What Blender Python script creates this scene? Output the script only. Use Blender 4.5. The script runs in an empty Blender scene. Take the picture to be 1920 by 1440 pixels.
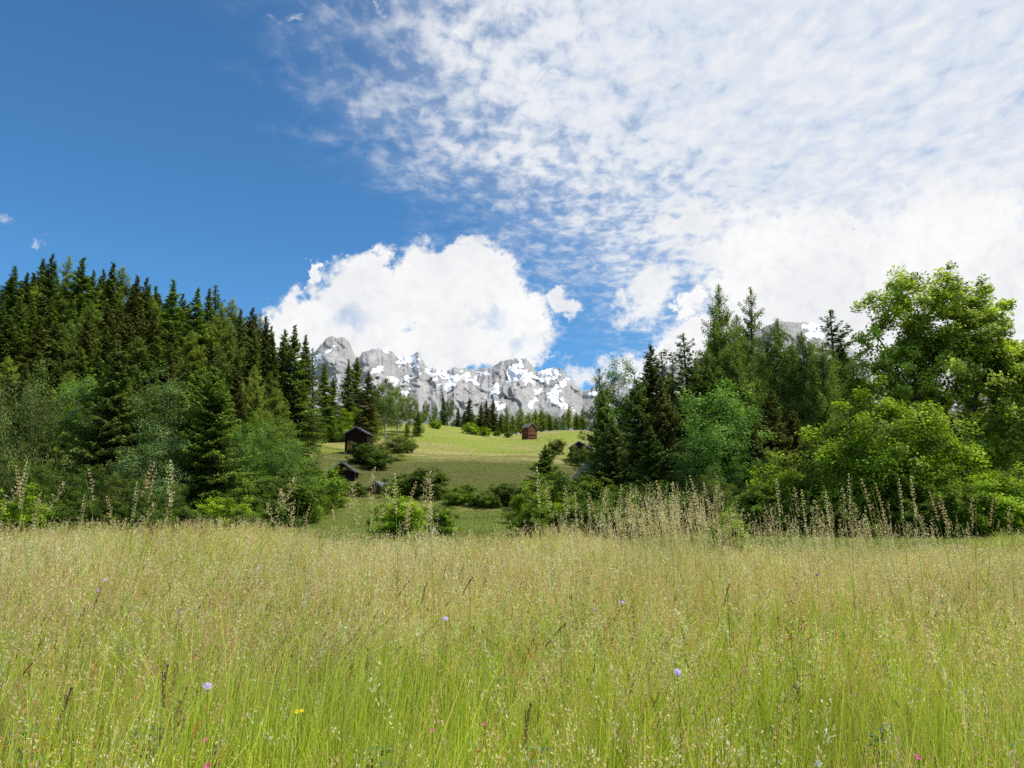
import bpy, math, random
import numpy as np
from mathutils import Vector

random.seed(7)
RNG = np.random.default_rng(11)
S = bpy.context.scene
C = S.collection
PI = math.pi

# ------------------------------------------------------------------ camera
CZ = 1.25
F = 1507.0
PITCH = math.radians(10.0)
cp, sp = math.cos(PITCH), math.sin(PITCH)
cam = bpy.data.cameras.new('camera')
cam.sensor_width = 36.0
cam.lens = 36.0 * F / 1920.0
cam.clip_start = 0.05
cam.clip_end = 30000
co = bpy.data.objects.new('camera', cam)
co.location = (0, 0, CZ)
co.rotation_euler = (PI / 2 + PITCH, 0, 0)
C.objects.link(co)
S.camera = co


def at(px, py, Y):
    """world point seen at photo pixel (px, py) that stands Y metres ahead"""
    u = (px - 960) / F
    v = (720 - py) / F
    dx, dy, dz = u, cp - v * sp, sp + v * cp
    k = Y / dy
    return Vector((dx * k, Y, CZ + dz * k))


# ------------------------------------------------------------------ numpy noise
_perm = np.random.default_rng(3).permutation(512)
_perm = np.concatenate([_perm, _perm, _perm])
_g = np.random.default_rng(4).uniform(-1, 1, (512, 2))
_g /= np.linalg.norm(_g, axis=1)[:, None]


def pn(x, y):
    x = np.asarray(x, float); y = np.asarray(y, float)
    xi = np.floor(x).astype(int); yi = np.floor(y).astype(int)
    xf = x - xi; yf = y - yi
    u = xf * xf * xf * (xf * (xf * 6 - 15) + 10)
    v = yf * yf * yf * (yf * (yf * 6 - 15) + 10)

    def gr(ix, iy, dx, dy):
        g = _g[_perm[(_perm[ix & 511] + iy) & 511] & 511]
        return g[..., 0] * dx + g[..., 1] * dy
    a = gr(xi, yi, xf, yf); b = gr(xi + 1, yi, xf - 1, yf)
    c = gr(xi, yi + 1, xf, yf - 1); d = gr(xi + 1, yi + 1, xf - 1, yf - 1)
    return ((a + (b - a) * u) * (1 - v) + (c + (d - c) * u) * v) * 1.5


def fbm(x, y, o=4, gain=.5):
    s = 0; a = 1
    for i in range(o):
        s = s + a * pn(x * 2 ** i + 17.3 * i, y * 2 ** i + 9.1 * i)
        a *= gain
    return s


def ridged(x, y, o=5, gain=.5):
    s = 0; a = 1; w = 1
    for i in range(o):
        n = 1 - np.abs(pn(x * 2 ** i + 31.7 * i, y * 2 ** i + 5.3 * i)) * 1.6
        n = np.clip(n, 0, 1) ** 2 * w
        w = np.clip(n * 1.6, 0, 1)
        s = s + a * n
        a *= gain
    return s


# ------------------------------------------------------------------ terrain height
NEAR = {'l': [(0, 0), (5, .12), (10, .3), (14, .54), (17, .46), (23, .0)],
        'c': [(0, 0), (5, .12), (10, .17), (14, .25), (17, .16), (23, -.15)],
        'r': [(0, 0), (5, .08), (10, .02), (14, -.04), (17, -.06), (22, .2)],
        'e': [(0, 0), (5, .08), (10, .02), (13, 0.), (16, .25), (21, .62)]}
COLS = [
    (-0.95, 'l', [(45, 992), (70, 968), (100, 885), (130, 775), (160, 700), (220, 690), (300, 700)]),
    (-0.64, 'l', [(45, 992), (70, 968), (100, 885), (130, 785), (160, 715), (220, 695), (300, 705)]),
    (-0.45, 'l', [(45, 992), (70, 968), (100, 900), (130, 815), (160, 770), (220, 745), (300, 750)]),
    (-0.30, 'l', [(45, 997), (70, 966), (100, 918), (130, 845), (157, 832), (200, 815), (260, 790), (320, 795)]),
    (-0.20, 'c', [(45, 1003), (70, 962), (100, 915), (130, 882), (157, 852), (200, 816), (230, 803), (260, 795), (320, 797)]),
    (-0.10, 'c', [(45, 1003), (70, 965), (85, 950), (100, 920), (130, 882), (160, 855), (200, 822), (240, 797), (270, 793), (320, 797)]),
    (-0.04, 'c', [(45, 1003), (70, 965), (85, 950), (100, 918), (130, 880), (160, 859), (200, 836), (250, 811), (320, 813)]),
    (0.0, 'c', [(45, 1003), (70, 965), (85, 950), (100, 916), (130, 880), (160, 859), (200, 840), (250, 820), (320, 821)]),
    (0.05, 'c', [(45, 1003), (70, 967), (85, 952), (100, 918), (130, 882), (160, 862), (200, 836), (250, 805), (320, 806)]),
    (0.10, 'c', [(45, 1003), (70, 970), (100, 925), (130, 890), (160, 865), (200, 838), (250, 806), (320, 806)]),
    (0.20, 'r', [(30, 1012), (45, 995), (70, 965), (100, 935), (130, 905), (200, 870), (300, 835)]),
    (0.35, 'r', [(30, 1008), (45, 985), (60, 968), (100, 935), (200, 870), (300, 810)]),
    (0.50, 'r', [(30, 1005), (40, 990), (60, 968), (100, 930), (200, 850), (300, 790)]),
    (0.64, 'e', [(30, 1003), (40, 988), (60, 966), (100, 920), (200, 800), (300, 735)]),
    (0.95, 'e', [(30, 1003), (40, 988), (60, 966), (100, 915), (200, 790), (300, 720)]),
]
_SG = np.linspace(math.log(6), math.log(9006), 500)
_YG = np.exp(_SG) - 6
_TG = np.linspace(-0.95, 0.95, 191)


def _gs(a, ax, sig):
    r = int(sig * 3) + 1
    k = np.exp(-0.5 * (np.arange(-r, r + 1) / sig) ** 2); k /= k.sum()
    pad = [(0, 0), (0, 0)]; pad[ax] = (r, r)
    b = np.pad(a, pad, mode='edge')
    return np.apply_along_axis(lambda m: np.convolve(m, k, 'valid'), ax, b)


_tab = []
for t, key, lst in COLS:
    pts = list(NEAR[key])
    for Y, py in lst:
        px = 960 + t * F * 1.015
        pts.append((Y, at(px, py, Y).z))
    zl = pts[-1][1]
    pts += [(500, zl * .8), (900, zl * .4), (1500, 0), (2500, 60), (9000, 60)]
    _tab.append(np.interp(_YG, [p[0] for p in pts], [p[1] for p in pts]))
_tab = np.array(_tab)
_T = np.array([[np.interp(t, [c[0] for c in COLS], _tab[:, j]) for t in _TG] for j in range(len(_YG))])
_T = _gs(_gs(_T, 0, 3.2), 1, 2.2)


def hgt(x, y):
    x = np.asarray(x, float); y = np.asarray(y, float)
    yy = np.clip(y, 0, 8990)
    t = np.clip(x / np.maximum(yy, 12), -0.949, 0.949)
    si = (np.log(yy + 6) - _SG[0]) / (_SG[1] - _SG[0])
    ti = (t - _TG[0]) / (_TG[1] - _TG[0])
    i0 = np.clip(np.floor(si).astype(int), 0, 498); j0 = np.clip(np.floor(ti).astype(int), 0, 189)
    a = si - i0; b = ti - j0
    z = (_T[i0, j0] * (1 - a) + _T[i0 + 1, j0] * a) * (1 - b) + (_T[i0, j0 + 1] * (1 - a) + _T[i0 + 1, j0 + 1] * a) * b
    z = z + pn(x / 3.1, y / 3.1) * .07 + pn(x / 5.5 + 5, y / 5) * .13 * np.clip(yy / 9, 0, 1)
    w = np.clip((yy - 25) / 60, 0, 1)
    z = z + pn(x / 11, y / 7) * .28 * w + pn(x / 31, y / 19 + 4) * .7 * w
    return z


def H(x, y):
    return float(hgt(np.array([x]), np.array([y]))[0])


# ------------------------------------------------------------------ mesh building
class MB:
    def __init__(s):
        s.V = []; s.Q = []; s.T = []; s.A = []; s.n = 0

    def add(s, v, q=None, t=None, a=None):
        v = np.asarray(v, float).reshape(-1, 3)
        if q is not None and len(q): s.Q.append(np.asarray(q, int) + s.n)
        if t is not None and len(t): s.T.append(np.asarray(t, int) + s.n)
        s.V.append(v)
        if a is None: a = np.full(len(v), .5)
        s.A.append(np.asarray(a, float))
        s.n += len(v)

    def diamonds(s, c, a, b, tint):
        n = len(c)
        v = np.stack([c - a, c + b - a * .1, c + a, c - b - a * .1], 1).reshape(-1, 3)
        q = np.arange(4 * n).reshape(-1, 4)
        s.add(v, q=q, a=np.repeat(tint, 4))

    def tube(s, pts, rad, n=6, a=.5, cap=True):
        pts = np.asarray(pts, float); m = len(pts)
        rad = np.broadcast_to(np.asarray(rad, float), (m,))
        d = np.gradient(pts, axis=0); d /= np.linalg.norm(d, axis=1)[:, None] + 1e-9
        ref = np.array([0, 0, 1.]) if abs(d[0, 2]) < .9 else np.array([1., 0, 0])
        u = np.cross(d, ref); u /= np.linalg.norm(u, axis=1)[:, None] + 1e-9
        w = np.cross(d, u)
        th = np.linspace(0, 2 * PI, n, endpoint=False)
        v = pts[:, None] + rad[:, None, None] * (u[:, None] * np.cos(th)[None, :, None] + w[:, None] * np.sin(th)[None, :, None])
        q = []
        for i in range(m - 1):
            for j in range(n):
                k = (j + 1) % n
                q.append((i * n + j, i * n + k, (i + 1) * n + k, (i + 1) * n + j))
        s.add(v.reshape(-1, 3), q=q, a=np.full(m * n, a))

    def box(s, x0, x1, y0, y1, z0, z1, a=.5):
        v = [(x, y, z) for z in (z0, z1) for y in (y0, y1) for x in (x0, x1)]
        q = [(0, 2, 3, 1), (4, 5, 7, 6), (0, 1, 5, 4), (2, 6, 7, 3), (0, 4, 6, 2), (1, 3, 7, 5)]
        s.add(v, q=q, a=np.full(8, a))

    def mesh(s, name, mat, smooth=False, col=False):
        me = bpy.data.meshes.new(name)
        V = np.concatenate(s.V)
        A = np.concatenate(s.A)
        Q = np.concatenate(s.Q) if s.Q else np.zeros((0, 4), int)
        T = np.concatenate(s.T) if s.T else np.zeros((0, 3), int)
        me.vertices.add(len(V)); me.vertices.foreach_set('co', V.astype(np.float32).ravel())
        nl = Q.size + T.size
        me.loops.add(nl)
        me.loops.foreach_set('vertex_index', np.concatenate([Q.ravel(), T.ravel()]).astype(np.int32))
        me.polygons.add(len(Q) + len(T))
        st = np.concatenate([np.arange(len(Q)) * 4, Q.size + np.arange(len(T)) * 3])
        me.polygons.foreach_set('loop_start', st.astype(np.int32))
        me.polygons.foreach_set('use_smooth', np.full(len(Q) + len(T), smooth))
        if col:
            at_ = me.attributes.new('shade', 'FLOAT_COLOR', 'POINT')
            at_.data.foreach_set('color', np.concatenate([A, np.ones((len(A), 1))], 1).astype(np.float32).ravel())
        else:
            at_ = me.attributes.new('tint', 'FLOAT', 'POINT')
            at_.data.foreach_set('value', A.astype(np.float32))
        me.update(calc_edges=True)
        me.materials.append(mat)
        return me


def link(name, me, parent=None):
    o = bpy.data.objects.new(name, me)
    C.objects.link(o)
    if parent is not None: o.parent = parent
    return o


def tag(o, label=None, cat=None, group=None, kind=None):
    if label: o['label'] = label
    if cat: o['category'] = cat
    if group: o['group'] = group
    if kind: o['kind'] = kind
    return o


def thing(name, label, cat, loc, rz=0, sc=(1, 1, 1), group=None):
    o = bpy.data.objects.new(name, None)
    o.empty_display_size = .2
    C.objects.link(o)
    o.location = loc; o.rotation_euler = (0, 0, rz); o.scale = sc
    return tag(o, label, cat, group)


# ------------------------------------------------------------------ materials
class NT:
    def __init__(s, nt):
        s.nt = nt

    def n(s, typ, **kw):
        nd = s.nt.nodes.new(typ)
        for k, v in kw.items():
            if k[0] == '_':
                setattr(nd, k[1:], v)
        return nd

    def put(s, sock, v):
        if isinstance(v, bpy.types.NodeSocket): s.nt.links.new(v, sock)
        elif v is not None:
            sock.default_value = v

    def m(s, op, a, b=None, c=None, clamp=False):
        nd = s.nt.nodes.new('ShaderNodeMath'); nd.operation = op; nd.use_clamp = clamp
        s.put(nd.inputs[0], a); s.put(nd.inputs[1], b); s.put(nd.inputs[2], c)
        return nd.outputs[0]

    def v(s, op, a, b=None):
        nd = s.nt.nodes.new('ShaderNodeVectorMath'); nd.operation = op
        s.put(nd.inputs[0], a); s.put(nd.inputs[1], b)
        return nd.outputs['Value'] if op in ('DOT_PRODUCT', 'LENGTH') else nd.outputs[0]

    def ss(s, x, lo, hi, t0=0., t1=1.):
        nd = s.nt.nodes.new('ShaderNodeMapRange'); nd.interpolation_type = 'SMOOTHSTEP'
        s.put(nd.inputs[0], x)
        nd.inputs[1].default_value = lo; nd.inputs[2].default_value = hi
        nd.inputs[3].default_value = t0; nd.inputs[4].default_value = t1
        return nd.outputs[0]

    def noise(s, vec, scale, detail=4, rough=.5, dist=0., col=False, norm=True):
        nd = s.nt.nodes.new('ShaderNodeTexNoise')
        nd.normalize = norm
        s.put(nd.inputs['Vector'], vec)
        nd.inputs['Scale'].default_value = scale; nd.inputs['Detail'].default_value = detail
        nd.inputs['Roughness'].default_value = rough; nd.inputs['Distortion'].default_value = dist
        return nd.outputs['Color'] if col else nd.outputs[0]

    def mix(s, f, a, b, mode='MIX'):
        nd = s.nt.nodes.new('ShaderNodeMix'); nd.data_type = 'RGBA'; nd.blend_type = mode
        s.put(nd.inputs[0], f)
        s.put(nd.inputs[6], a if isinstance(a, bpy.types.NodeSocket) else tuple(a) + (1,))
        s.put(nd.inputs[7], b if isinstance(b, bpy.types.NodeSocket) else tuple(b) + (1,))
        return nd.outputs[2]

    def xyz(s, x, y, z):
        nd = s.nt.nodes.new('ShaderNodeCombineXYZ')
        s.put(nd.inputs[0], x); s.put(nd.inputs[1], y); s.put(nd.inputs[2], z)
        return nd.outputs[0]

    def sep(s, v):
        nd = s.nt.nodes.new('ShaderNodeSeparateXYZ'); s.put(nd.inputs[0], v)
        return nd.outputs

    def attr(s, name, out='Fac'):
        nd = s.nt.nodes.new('ShaderNodeAttribute'); nd.attribute_name = name
        return nd.outputs[out]


def newmat(name):
    m = bpy.data.materials.new(name); m.use_nodes = True
    m.node_tree.nodes.clear()
    return m, NT(m.node_tree)


def out_surface(T, sh):
    o = T.n('ShaderNodeOutputMaterial'); T.nt.links.new(sh, o.inputs[0])
    return o


def principled(T, col, rough=.8, spec=.2, normal=None):
    p = T.n('ShaderNodeBsdfPrincipled')
    T.put(p.inputs['Base Color'], col)
    T.put(p.inputs['Roughness'], rough)
    p.inputs['Specular IOR Level'].default_value = spec
    if normal is not None: T.put(p.inputs['Normal'], normal)
    return p.outputs[0]


def bump(T, h, strength=.5, dist=.1):
    b = T.n('ShaderNodeBump'); b.inputs['Strength'].default_value = strength; b.inputs['Distance'].default_value = dist
    T.put(b.inputs['Height'], h)
    return b.outputs[0]


def leafmat(name, dark, light, tr=.3, spec=.25, var=.35):
    m, T = newmat(name)
    t = T.attr('tint')
    oi = T.n('ShaderNodeObjectInfo')
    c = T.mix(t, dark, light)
    g = T.n('ShaderNodeTexCoord')
    nz = T.noise(g.outputs['Object'], .6, 2, .5)
    k = T.m('ADD', T.m('MULTIPLY', oi.outputs['Random'], var), 1 - var / 2)
    k = T.m('MULTIPLY', k, T.m('ADD', T.m('MULTIPLY', nz, .7), .65))
    c = T.mix(1.0, c, T.xyz(k, k, k), 'MULTIPLY')
    d = principled(T, c, .55, spec)
    tl = T.n('ShaderNodeBsdfTranslucent')
    T.put(tl.inputs[0], T.mix(1.0, c, (1.15, 1.25, .55), 'MULTIPLY'))
    mx = T.n('ShaderNodeMixShader'); mx.inputs[0].default_value = tr
    T.nt.links.new(d, mx.inputs[1]); T.nt.links.new(tl.outputs[0], mx.inputs[2])
    out_surface(T, mx.outputs[0])
    return m


def barkmat(name, c1, c2, scale=6):
    m, T = newmat(name)
    g = T.n('ShaderNodeTexCoord')
    v = T.v('MULTIPLY', g.outputs['Object'], (1, 1, .25))
    n = T.noise(v, scale, 5, .65)
    out_surface(T, principled(T, T.mix(T.ss(n, .35, .65), c1, c2), .9, .1, bump(T, n, .6, .05)))
    return m


M = {}
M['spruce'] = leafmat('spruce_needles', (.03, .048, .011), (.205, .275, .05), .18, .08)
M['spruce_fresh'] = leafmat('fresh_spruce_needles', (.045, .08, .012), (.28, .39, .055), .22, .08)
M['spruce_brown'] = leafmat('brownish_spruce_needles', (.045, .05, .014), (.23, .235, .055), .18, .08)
M['larch'] = leafmat('larch_needles', (.1, .14, .016), (.42, .47, .08), .32, .06)
M['larch_dark'] = leafmat('dark_larch_needles', (.07, .105, .018), (.27, .35, .06), .28, .06)
M['aspen'] = leafmat('aspen_leaves', (.055, .13, .022), (.3, .48, .09), .32, .14)
M['blue'] = leafmat('grey_green_leaves', (.045, .1, .018), (.24, .39, .07), .32, .12)
M['silver'] = leafmat('silvery_leaves', (.08, .13, .04), (.31, .43, .14), .3, .12)
M['birch'] = leafmat('birch_leaves', (.09, .13, .03), (.33, .41, .1), .35, .12)
M['olive'] = leafmat('olive_leaves', (.075, .1, .015), (.28, .33, .07), .32, .1)
M['bright'] = leafmat('bright_green_leaves', (.06, .12, .008), (.44, .58, .035), .38, .14)
M['hazel'] = leafmat('hazel_leaves', (.045, .095, .008), (.38, .5, .04), .38, .14)
M['dark'] = leafmat('dark_green_leaves', (.025, .05, .007), (.17, .25, .027), .3, .12)
M['mid'] = leafmat('mid_green_leaves', (.05, .1, .01), (.3, .43, .04), .33, .12)
M['maple'] = leafmat('maple_leaves', (.11, .16, .016), (.56, .66, .1), .4, .16)
M['bark'] = barkmat('bark', (.035, .028, .02), (.12, .1, .08))
M['palebark'] = barkmat('pale_bark', (.22, .2, .17), (.5, .48, .43))


# ------------------------------------------------------------------ tree shapes
def unit(a):
    return a / (np.linalg.norm(a, axis=-1, keepdims=True) + 1e-9)


def conifer(seed, h=18., R=2.4, nb=230, dens=34, leaf=(.30, .055), droop=.35, up=.18, base=.05, ragged=.25,
            prof=.75, soft=0., twigs=True):
    r = np.random.default_rng(seed)
    crown = MB(); trunk = MB()
    zz = np.linspace(-.4, h * .985, 14)
    bx = .12 * np.sin(zz / h * 3 + seed); by = .1 * np.cos(zz / h * 4 + seed)
    tr = np.interp(zz, [-.4, h * .985], [h * .0135 + .03, .015])
    trunk.tube(np.stack([bx, by, zz], 1), tr, 7)
    lump = r.uniform(0, 6.28, 8)
    for i in range(nb):
        f = (i + r.random()) / nb
        f = f ** .86
        zb = h * (base + (1 - base) * f)
        rem = 1 - (zb / h)
        az = r.uniform(0, 2 * PI)
        L = R * (rem ** prof) * (1 + ragged * (r.random() * 2 - 1)) * (1 + .16 * math.sin(2 * az + lump[0] + f * 5) + .12 * math.sin(13 * f + lump[1] + az))
        L *= .85 if rem > .8 else 1
        L = max(L, .16)
        dd = droop * (.35 + .95 * rem) + r.normal(0, .07)
        uu = up + .75 * (1 - rem) ** 2.5
        k = 6
        s = np.linspace(0, 1, k)
        rad = np.stack([np.cos(az) * np.ones(k), np.sin(az) * np.ones(k), np.zeros(k)], 1)
        side = np.array([-math.sin(az), math.cos(az), 0])
        bpnt = rad * (s * L)[:, None] + np.array([0, 0, 1.])[None] * (zb + L * (-dd * s + uu * s * s))[:, None]
        bpnt += side[None] * (np.sin(s * 2 + i) * .05 * L)[:, None]
        bpnt[:, 0] += np.interp(zb, zz, bx); bpnt[:, 1] += np.interp(zb, zz, by)
        if twigs and L > .5:
            trunk.tube(bpnt[[0, 2, 5]], [.012 + .012 * L, .01 + .006 * L, .006], 3)
        n = int(1.45 * dens * L * (1 + .4 * r.random())) + 4
        ss = r.random(n) ** .75
        p = np.stack([np.interp(ss, s, bpnt[:, j]) for j in range(3)], 1)
        w = (.34 * L * (1 - ss) ** .7 + .02 + .05 * min(1, rem * 3))
        lat = r.uniform(-1, 1, n)
        p += side[None] * (lat * w)[:, None]
        hang = r.random(n) ** 1.6
        p[:, 2] -= np.abs(lat) * w * (.3 + soft) + hang * (.1 + .28 * soft + .05 * L)
        p += r.normal(0, .03 + .06 * soft, (n, 3))
        d = rad[0][None] * r.uniform(.5, 1, n)[:, None] + side[None] * (np.sign(lat) * r.uniform(.2, 1.1, n))[:, None]
        d[:, 2] -= r.uniform(0, .9, n) * (.7 + soft)
        d += r.normal(0, .25 + .3 * soft, (n, 3))
        d = unit(d)
        nn = unit(np.array([0, 0, 1.])[None] + r.normal(0, .5, (n, 3)))
        b = unit(np.cross(nn, d))
        ln = leaf[0] * r.uniform(.6, 1.25, n) * .5 * min(1, .5 + rem * 3)
        wd = min(1, .6 + rem * 3) * leaf[1] * r.uniform(.7, 1.3, n)
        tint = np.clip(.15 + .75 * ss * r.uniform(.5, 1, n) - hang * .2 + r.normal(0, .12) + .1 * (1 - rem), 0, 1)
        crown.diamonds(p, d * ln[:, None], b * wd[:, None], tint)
    # leader
    n = 30
    p = np.zeros((n, 3)); p[:, 2] = h * (1 - r.random(n) * .04)
    p[:, 0] += np.interp(h, zz, bx); p[:, 1] += np.interp(h, zz, by)
    d = unit(np.stack([r.normal(0, .5, n), r.normal(0, .5, n), np.full(n, .9)], 1))
    b = unit(np.cross(d, r.normal(0, 1, (n, 3))))
    crown.diamonds(p, d * .14, b * .035, np.full(n, .7))
    return crown, trunk


def broad(seed, ells, ncl=160, nleaf=90, leaf=(.11, .08), clr=.45, trunk_h=2., tr0=.012, stems=1, spread=.3, shell=.55,
          flat=.85, droop=0., gap=0., holes=0):
    r = np.random.default_rng(seed)
    crown = MB(); wood = MB()
    E = np.array(ells, float)
    vol = E[:, 3] * E[:, 4] * E[:, 5]
    pts = []
    hc = [E[r.integers(len(E)), :3] + r.normal(0, .8, 3) * E[0, 3:6].mean() for _ in range(holes)]
    while len(pts) < ncl:
        e = E[r.choice(len(E), p=vol / vol.sum())]
        d = unit(r.normal(0, 1, 3))
        q = (shell + (1 - shell) * r.random()) if r.random() < .8 else r.random() ** .5
        q *= 1 + .16 * r.normal()
        p = e[:3] + d * q * e[3:6]
        if p[2] < .12: continue
        if any(np.linalg.norm(p - c) < gap for c in hc): continue
        pts.append(p)
    pts = np.array(pts)
    nodes = []; par = []
    tops = []
    for k in range(stems):
        a = r.uniform(0, 2 * PI); off = spread * (0 if stems == 1 else 1)
        pi = -1
        bx = np.array([math.cos(a), math.sin(a), 0]) * off * .35
        for j in range(5):
            f = j / 4
            p = bx + np.array([math.cos(a), math.sin(a), 0]) * off * f * trunk_h * .35 + np.array([0, 0, -.3 + (trunk_h + .3) * f])
            p[:2] += r.normal(0, .03 * trunk_h, 2) * f
            nodes.append(p); par.append(pi); pi = len(nodes) - 1
        tops.append(nodes[-1])
    c0 = np.mean(tops, 0)
    order = np.argsort(np.linalg.norm(pts - c0, axis=1))
    tips = []
    cap = np.zeros((ncl * 9 + 60, 3)); cap[:len(nodes)] = nodes
    cnt = len(nodes)
    minnode = 3
    for idx in order:
        p = pts[idx]
        N = cap[:cnt]
        dv = p[None] - N
        dist = np.linalg.norm(dv, axis=1)
        pen = np.maximum(0, N[:, 2] - p[2]) * 1.2 + dist + .12 * np.linalg.norm(N - c0, axis=1)
        for k in range(stems): pen[k * 5:k * 5 + 2] += 50 if trunk_h > .6 else .3
        b = int(np.argmin(pen))
        L = dist[b]
        k = max(1, min(8, int(L / .55)))
        q0 = N[b].copy(); pi = b
        for j in range(1, k + 1):
            f = j / k
            q = q0 + (p - q0) * f + np.array([0, 0, .12 * L * math.sin(PI * f)]) + r.normal(0, .035 * L, 3) * (f < 1)
            cap[cnt] = q; par.append(pi); pi = cnt; cnt += 1
            if cnt >= len(cap) - 10: break
        tips.append(pi)
    N = cap[:cnt]
    rad = np.zeros(cnt)
    for tpi in tips: rad[tpi] += tr0 ** 2.3
    for i in range(cnt - 1, 0, -1):
        rad[i] = max(rad[i], tr0 ** 2.3)
        if par[i] >= 0: rad[par[i]] += rad[i]
    rad = rad ** (1 / 2.3)
    for i in range(cnt):
        if par[i] >= 0:
            a, b = N[par[i]], N[i]
            if np.linalg.norm(b - a) < 1e-3: continue
            wood.tube(np.array([a, b]), [min(rad[par[i]], rad[i] * 1.5), rad[i]], 5 if rad[i] > .05 else 3)
    cen = E[:, :3].mean(0)
    cc = np.concatenate([pts, N[r.integers(stems * 5, cnt, ncl // 3)]])
    for ci, c in enumerate(cc):
        n = int(nleaf * r.uniform(.6, 1.3))
        if ci >= ncl: n = n // 2
        rr = clr * r.uniform(.7, 1.3)
        q = unit(r.normal(0, 1, (n, 3))) * (r.random(n) ** .45)[:, None] * rr
        q[:, 2] *= flat
        q += r.normal(0, clr * .12, (n, 3))
        if droop: q[:, 2] -= droop * r.random(n) ** 1.5 * rr * 2.2; q[:, :2] *= .75
        p = c + q
        p[:, 2] = np.maximum(p[:, 2], .03)
        outw = unit(p - cen)
        nn = unit(np.array([0, 0, .75])[None] + .45 * outw + r.normal(0, .45, (n, 3)))
        d = unit(np.cross(nn, r.normal(0, 1, (n, 3))))
        if droop: d = unit(d * .5 + np.array([0, 0, -1.])[None] * .8)
        b = unit(np.cross(nn, d))
        ln = leaf[0] * r.uniform(.6, 1.25, n) * .5; wd = leaf[1] * r.uniform(.6, 1.2, n) * .5
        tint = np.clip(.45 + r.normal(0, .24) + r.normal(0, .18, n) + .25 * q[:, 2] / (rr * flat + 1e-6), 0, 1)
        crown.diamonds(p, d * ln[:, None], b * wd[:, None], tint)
    return crown, wood


PROTO = {}


def proto(key, pair, h, leafm, barkm='bark'):
    c, w = pair
    PROTO[key] = (c.mesh(key + '_crown', M[leafm]), w.mesh(key + '_trunk', M[barkm], smooth=True), h, leafm)


proto('spruce_a', conifer(1, 18, 2.5, 300, 34), 18, 'spruce')
proto('spruce_b', conifer(2, 18, 2.2, 290, 36, ragged=.35, droop=.5), 18, 'spruce')
proto('spruce_c', conifer(3, 18, 2.8, 310, 30, ragged=.3, prof=.9, droop=.25), 18, 'spruce')
proto('spruce_wide', conifer(4, 12, 2.9, 250, 64, leaf=(.22, .04), prof=.8, droop=.42, up=.25), 12, 'spruce')
proto('spruce_wide_b', conifer(14, 12, 2.6, 230, 66, leaf=(.22, .04), prof=.7, droop=.5, up=.3, ragged=.35), 12, 'spruce')
proto('spruce_ragged', conifer(5, 14, 1.9, 120, 40, leaf=(.22, .045), ragged=.6, prof=.6, droop=.3), 14, 'spruce')
proto('larch_a', conifer(6, 18, 3.4, 200, 62, leaf=(.2, .035), ragged=.4, prof=.7, droop=.1, up=.1, soft=.7, base=.15), 18, 'larch')
proto('larch_b', conifer(7, 18, 2.6, 130, 66, leaf=(.2, .035), ragged=.6, prof=.62, droop=-.1, up=.05, soft=.6, base=.12), 18, 'larch')
proto('larch_c', conifer(8, 16, 3.6, 210, 60, leaf=(.2, .035), ragged=.35, prof=.55, droop=.25, up=.1, soft=1., base=.04), 16, 'larch')
proto('aspen', broad(21, [(0, 0, 8.2, 1.7, 1.7, 2.6), (.7, .2, 6.2, 1.6, 1.6, 1.6), (-.8, 0, 6.8, 1.2, 1.3, 1.4)], 120, 95, (.11, .09), .5, 4.5, .012, 1, holes=4, gap=.7), 11, 'aspen', 'palebark')
proto('round_tree', broad(22, [(0, 0, 5.4, 2.4, 2.3, 3.0), (1.2, 0, 3.6, 2.0, 2.2, 2.1), (-1.2, .3, 3.2, 1.9, 2.0, 2.3), (.3, -.4, 1.8, 2.3, 2.3, 1.6)], 240, 95, (.13, .09), .55, 2.2, .012, 2, holes=5, gap=.8), 8.4, 'aspen')
proto('tall_round', broad(23, [(0, 0, 7.2, 1.5, 1.5, 2.2), (.5, 0, 4.6, 1.9, 1.9, 2.1), (-.7, .2, 3.0, 1.9, 1.9, 2.2)], 190, 95, (.12, .08), .5, 3., .012, 1, holes=5, gap=.7), 9.4, 'silver')
proto('birch', broad(24, [(0, 0, 7.5, 2.0, 2.0, 3.0), (.7, 0, 4.8, 2.1, 2.1, 2.3)], 150, 90, (.15, .1), .55, 4, .011, 1, droop=.7, holes=5, gap=.9), 10.4, 'birch', 'palebark')
proto('weeping', broad(25, [(0, 0, 6.0, 2.2, 2.2, 2.6), (-.6, 0, 3.5, 2.4, 2.4, 2.4)], 190, 110, (.14, .05), .55, 3, .011, 1, droop=.9), 8.6, 'olive')
proto('poplar', broad(26, [(0, 0, 10., 1.3, 1.3, 2.8), (.2, 0, 6.8, 1.2, 1.2, 2.4)], 90, 80, (.12, .09), .42, 6, .012, 1, holes=4, gap=.8), 12.6, 'aspen')
proto('bush_a', broad(31, [(0, 0, 1.3, 1.6, 1.5, 1.2), (.9, 0, .9, 1.2, 1.2, .95), (-.9, .2, .9, 1.2, 1.2, .9)], 120, 150, (.1, .08), .32, .3, .009, 4, shell=.4), 2.6, 'mid')
proto('bush_b', broad(32, [(0, 0, 1.4, 1.3, 1.3, 1.5), (.6, .2, .9, 1.1, 1.1, 1.0), (-.5, -.2, 1.9, .7, .7, .8)], 110, 150, (.1, .08), .32, .3, .009, 4, shell=.4), 2.9, 'mid')
proto('bush_c', broad(33, [(0, 0, 1.1, 1.9, 1.6, 1.15), (1.1, .1, 1.0, 1.2, 1.2, 1.0), (-1.2, 0, .8, 1.1, 1.1, .85), (.2, 0, 1.8, .8, .8, .6)], 150, 150, (.1, .08), .3, .3, .009, 5, shell=.4), 2.4, 'mid')
proto('twiggy', broad(34, [(0, 0, 2.2, 1.5, 1.5, 1.9)], 150, 85, (.12, .045), .35, .3, .010, 5, shell=.3, flat=.9), 4.1, 'olive')
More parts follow.
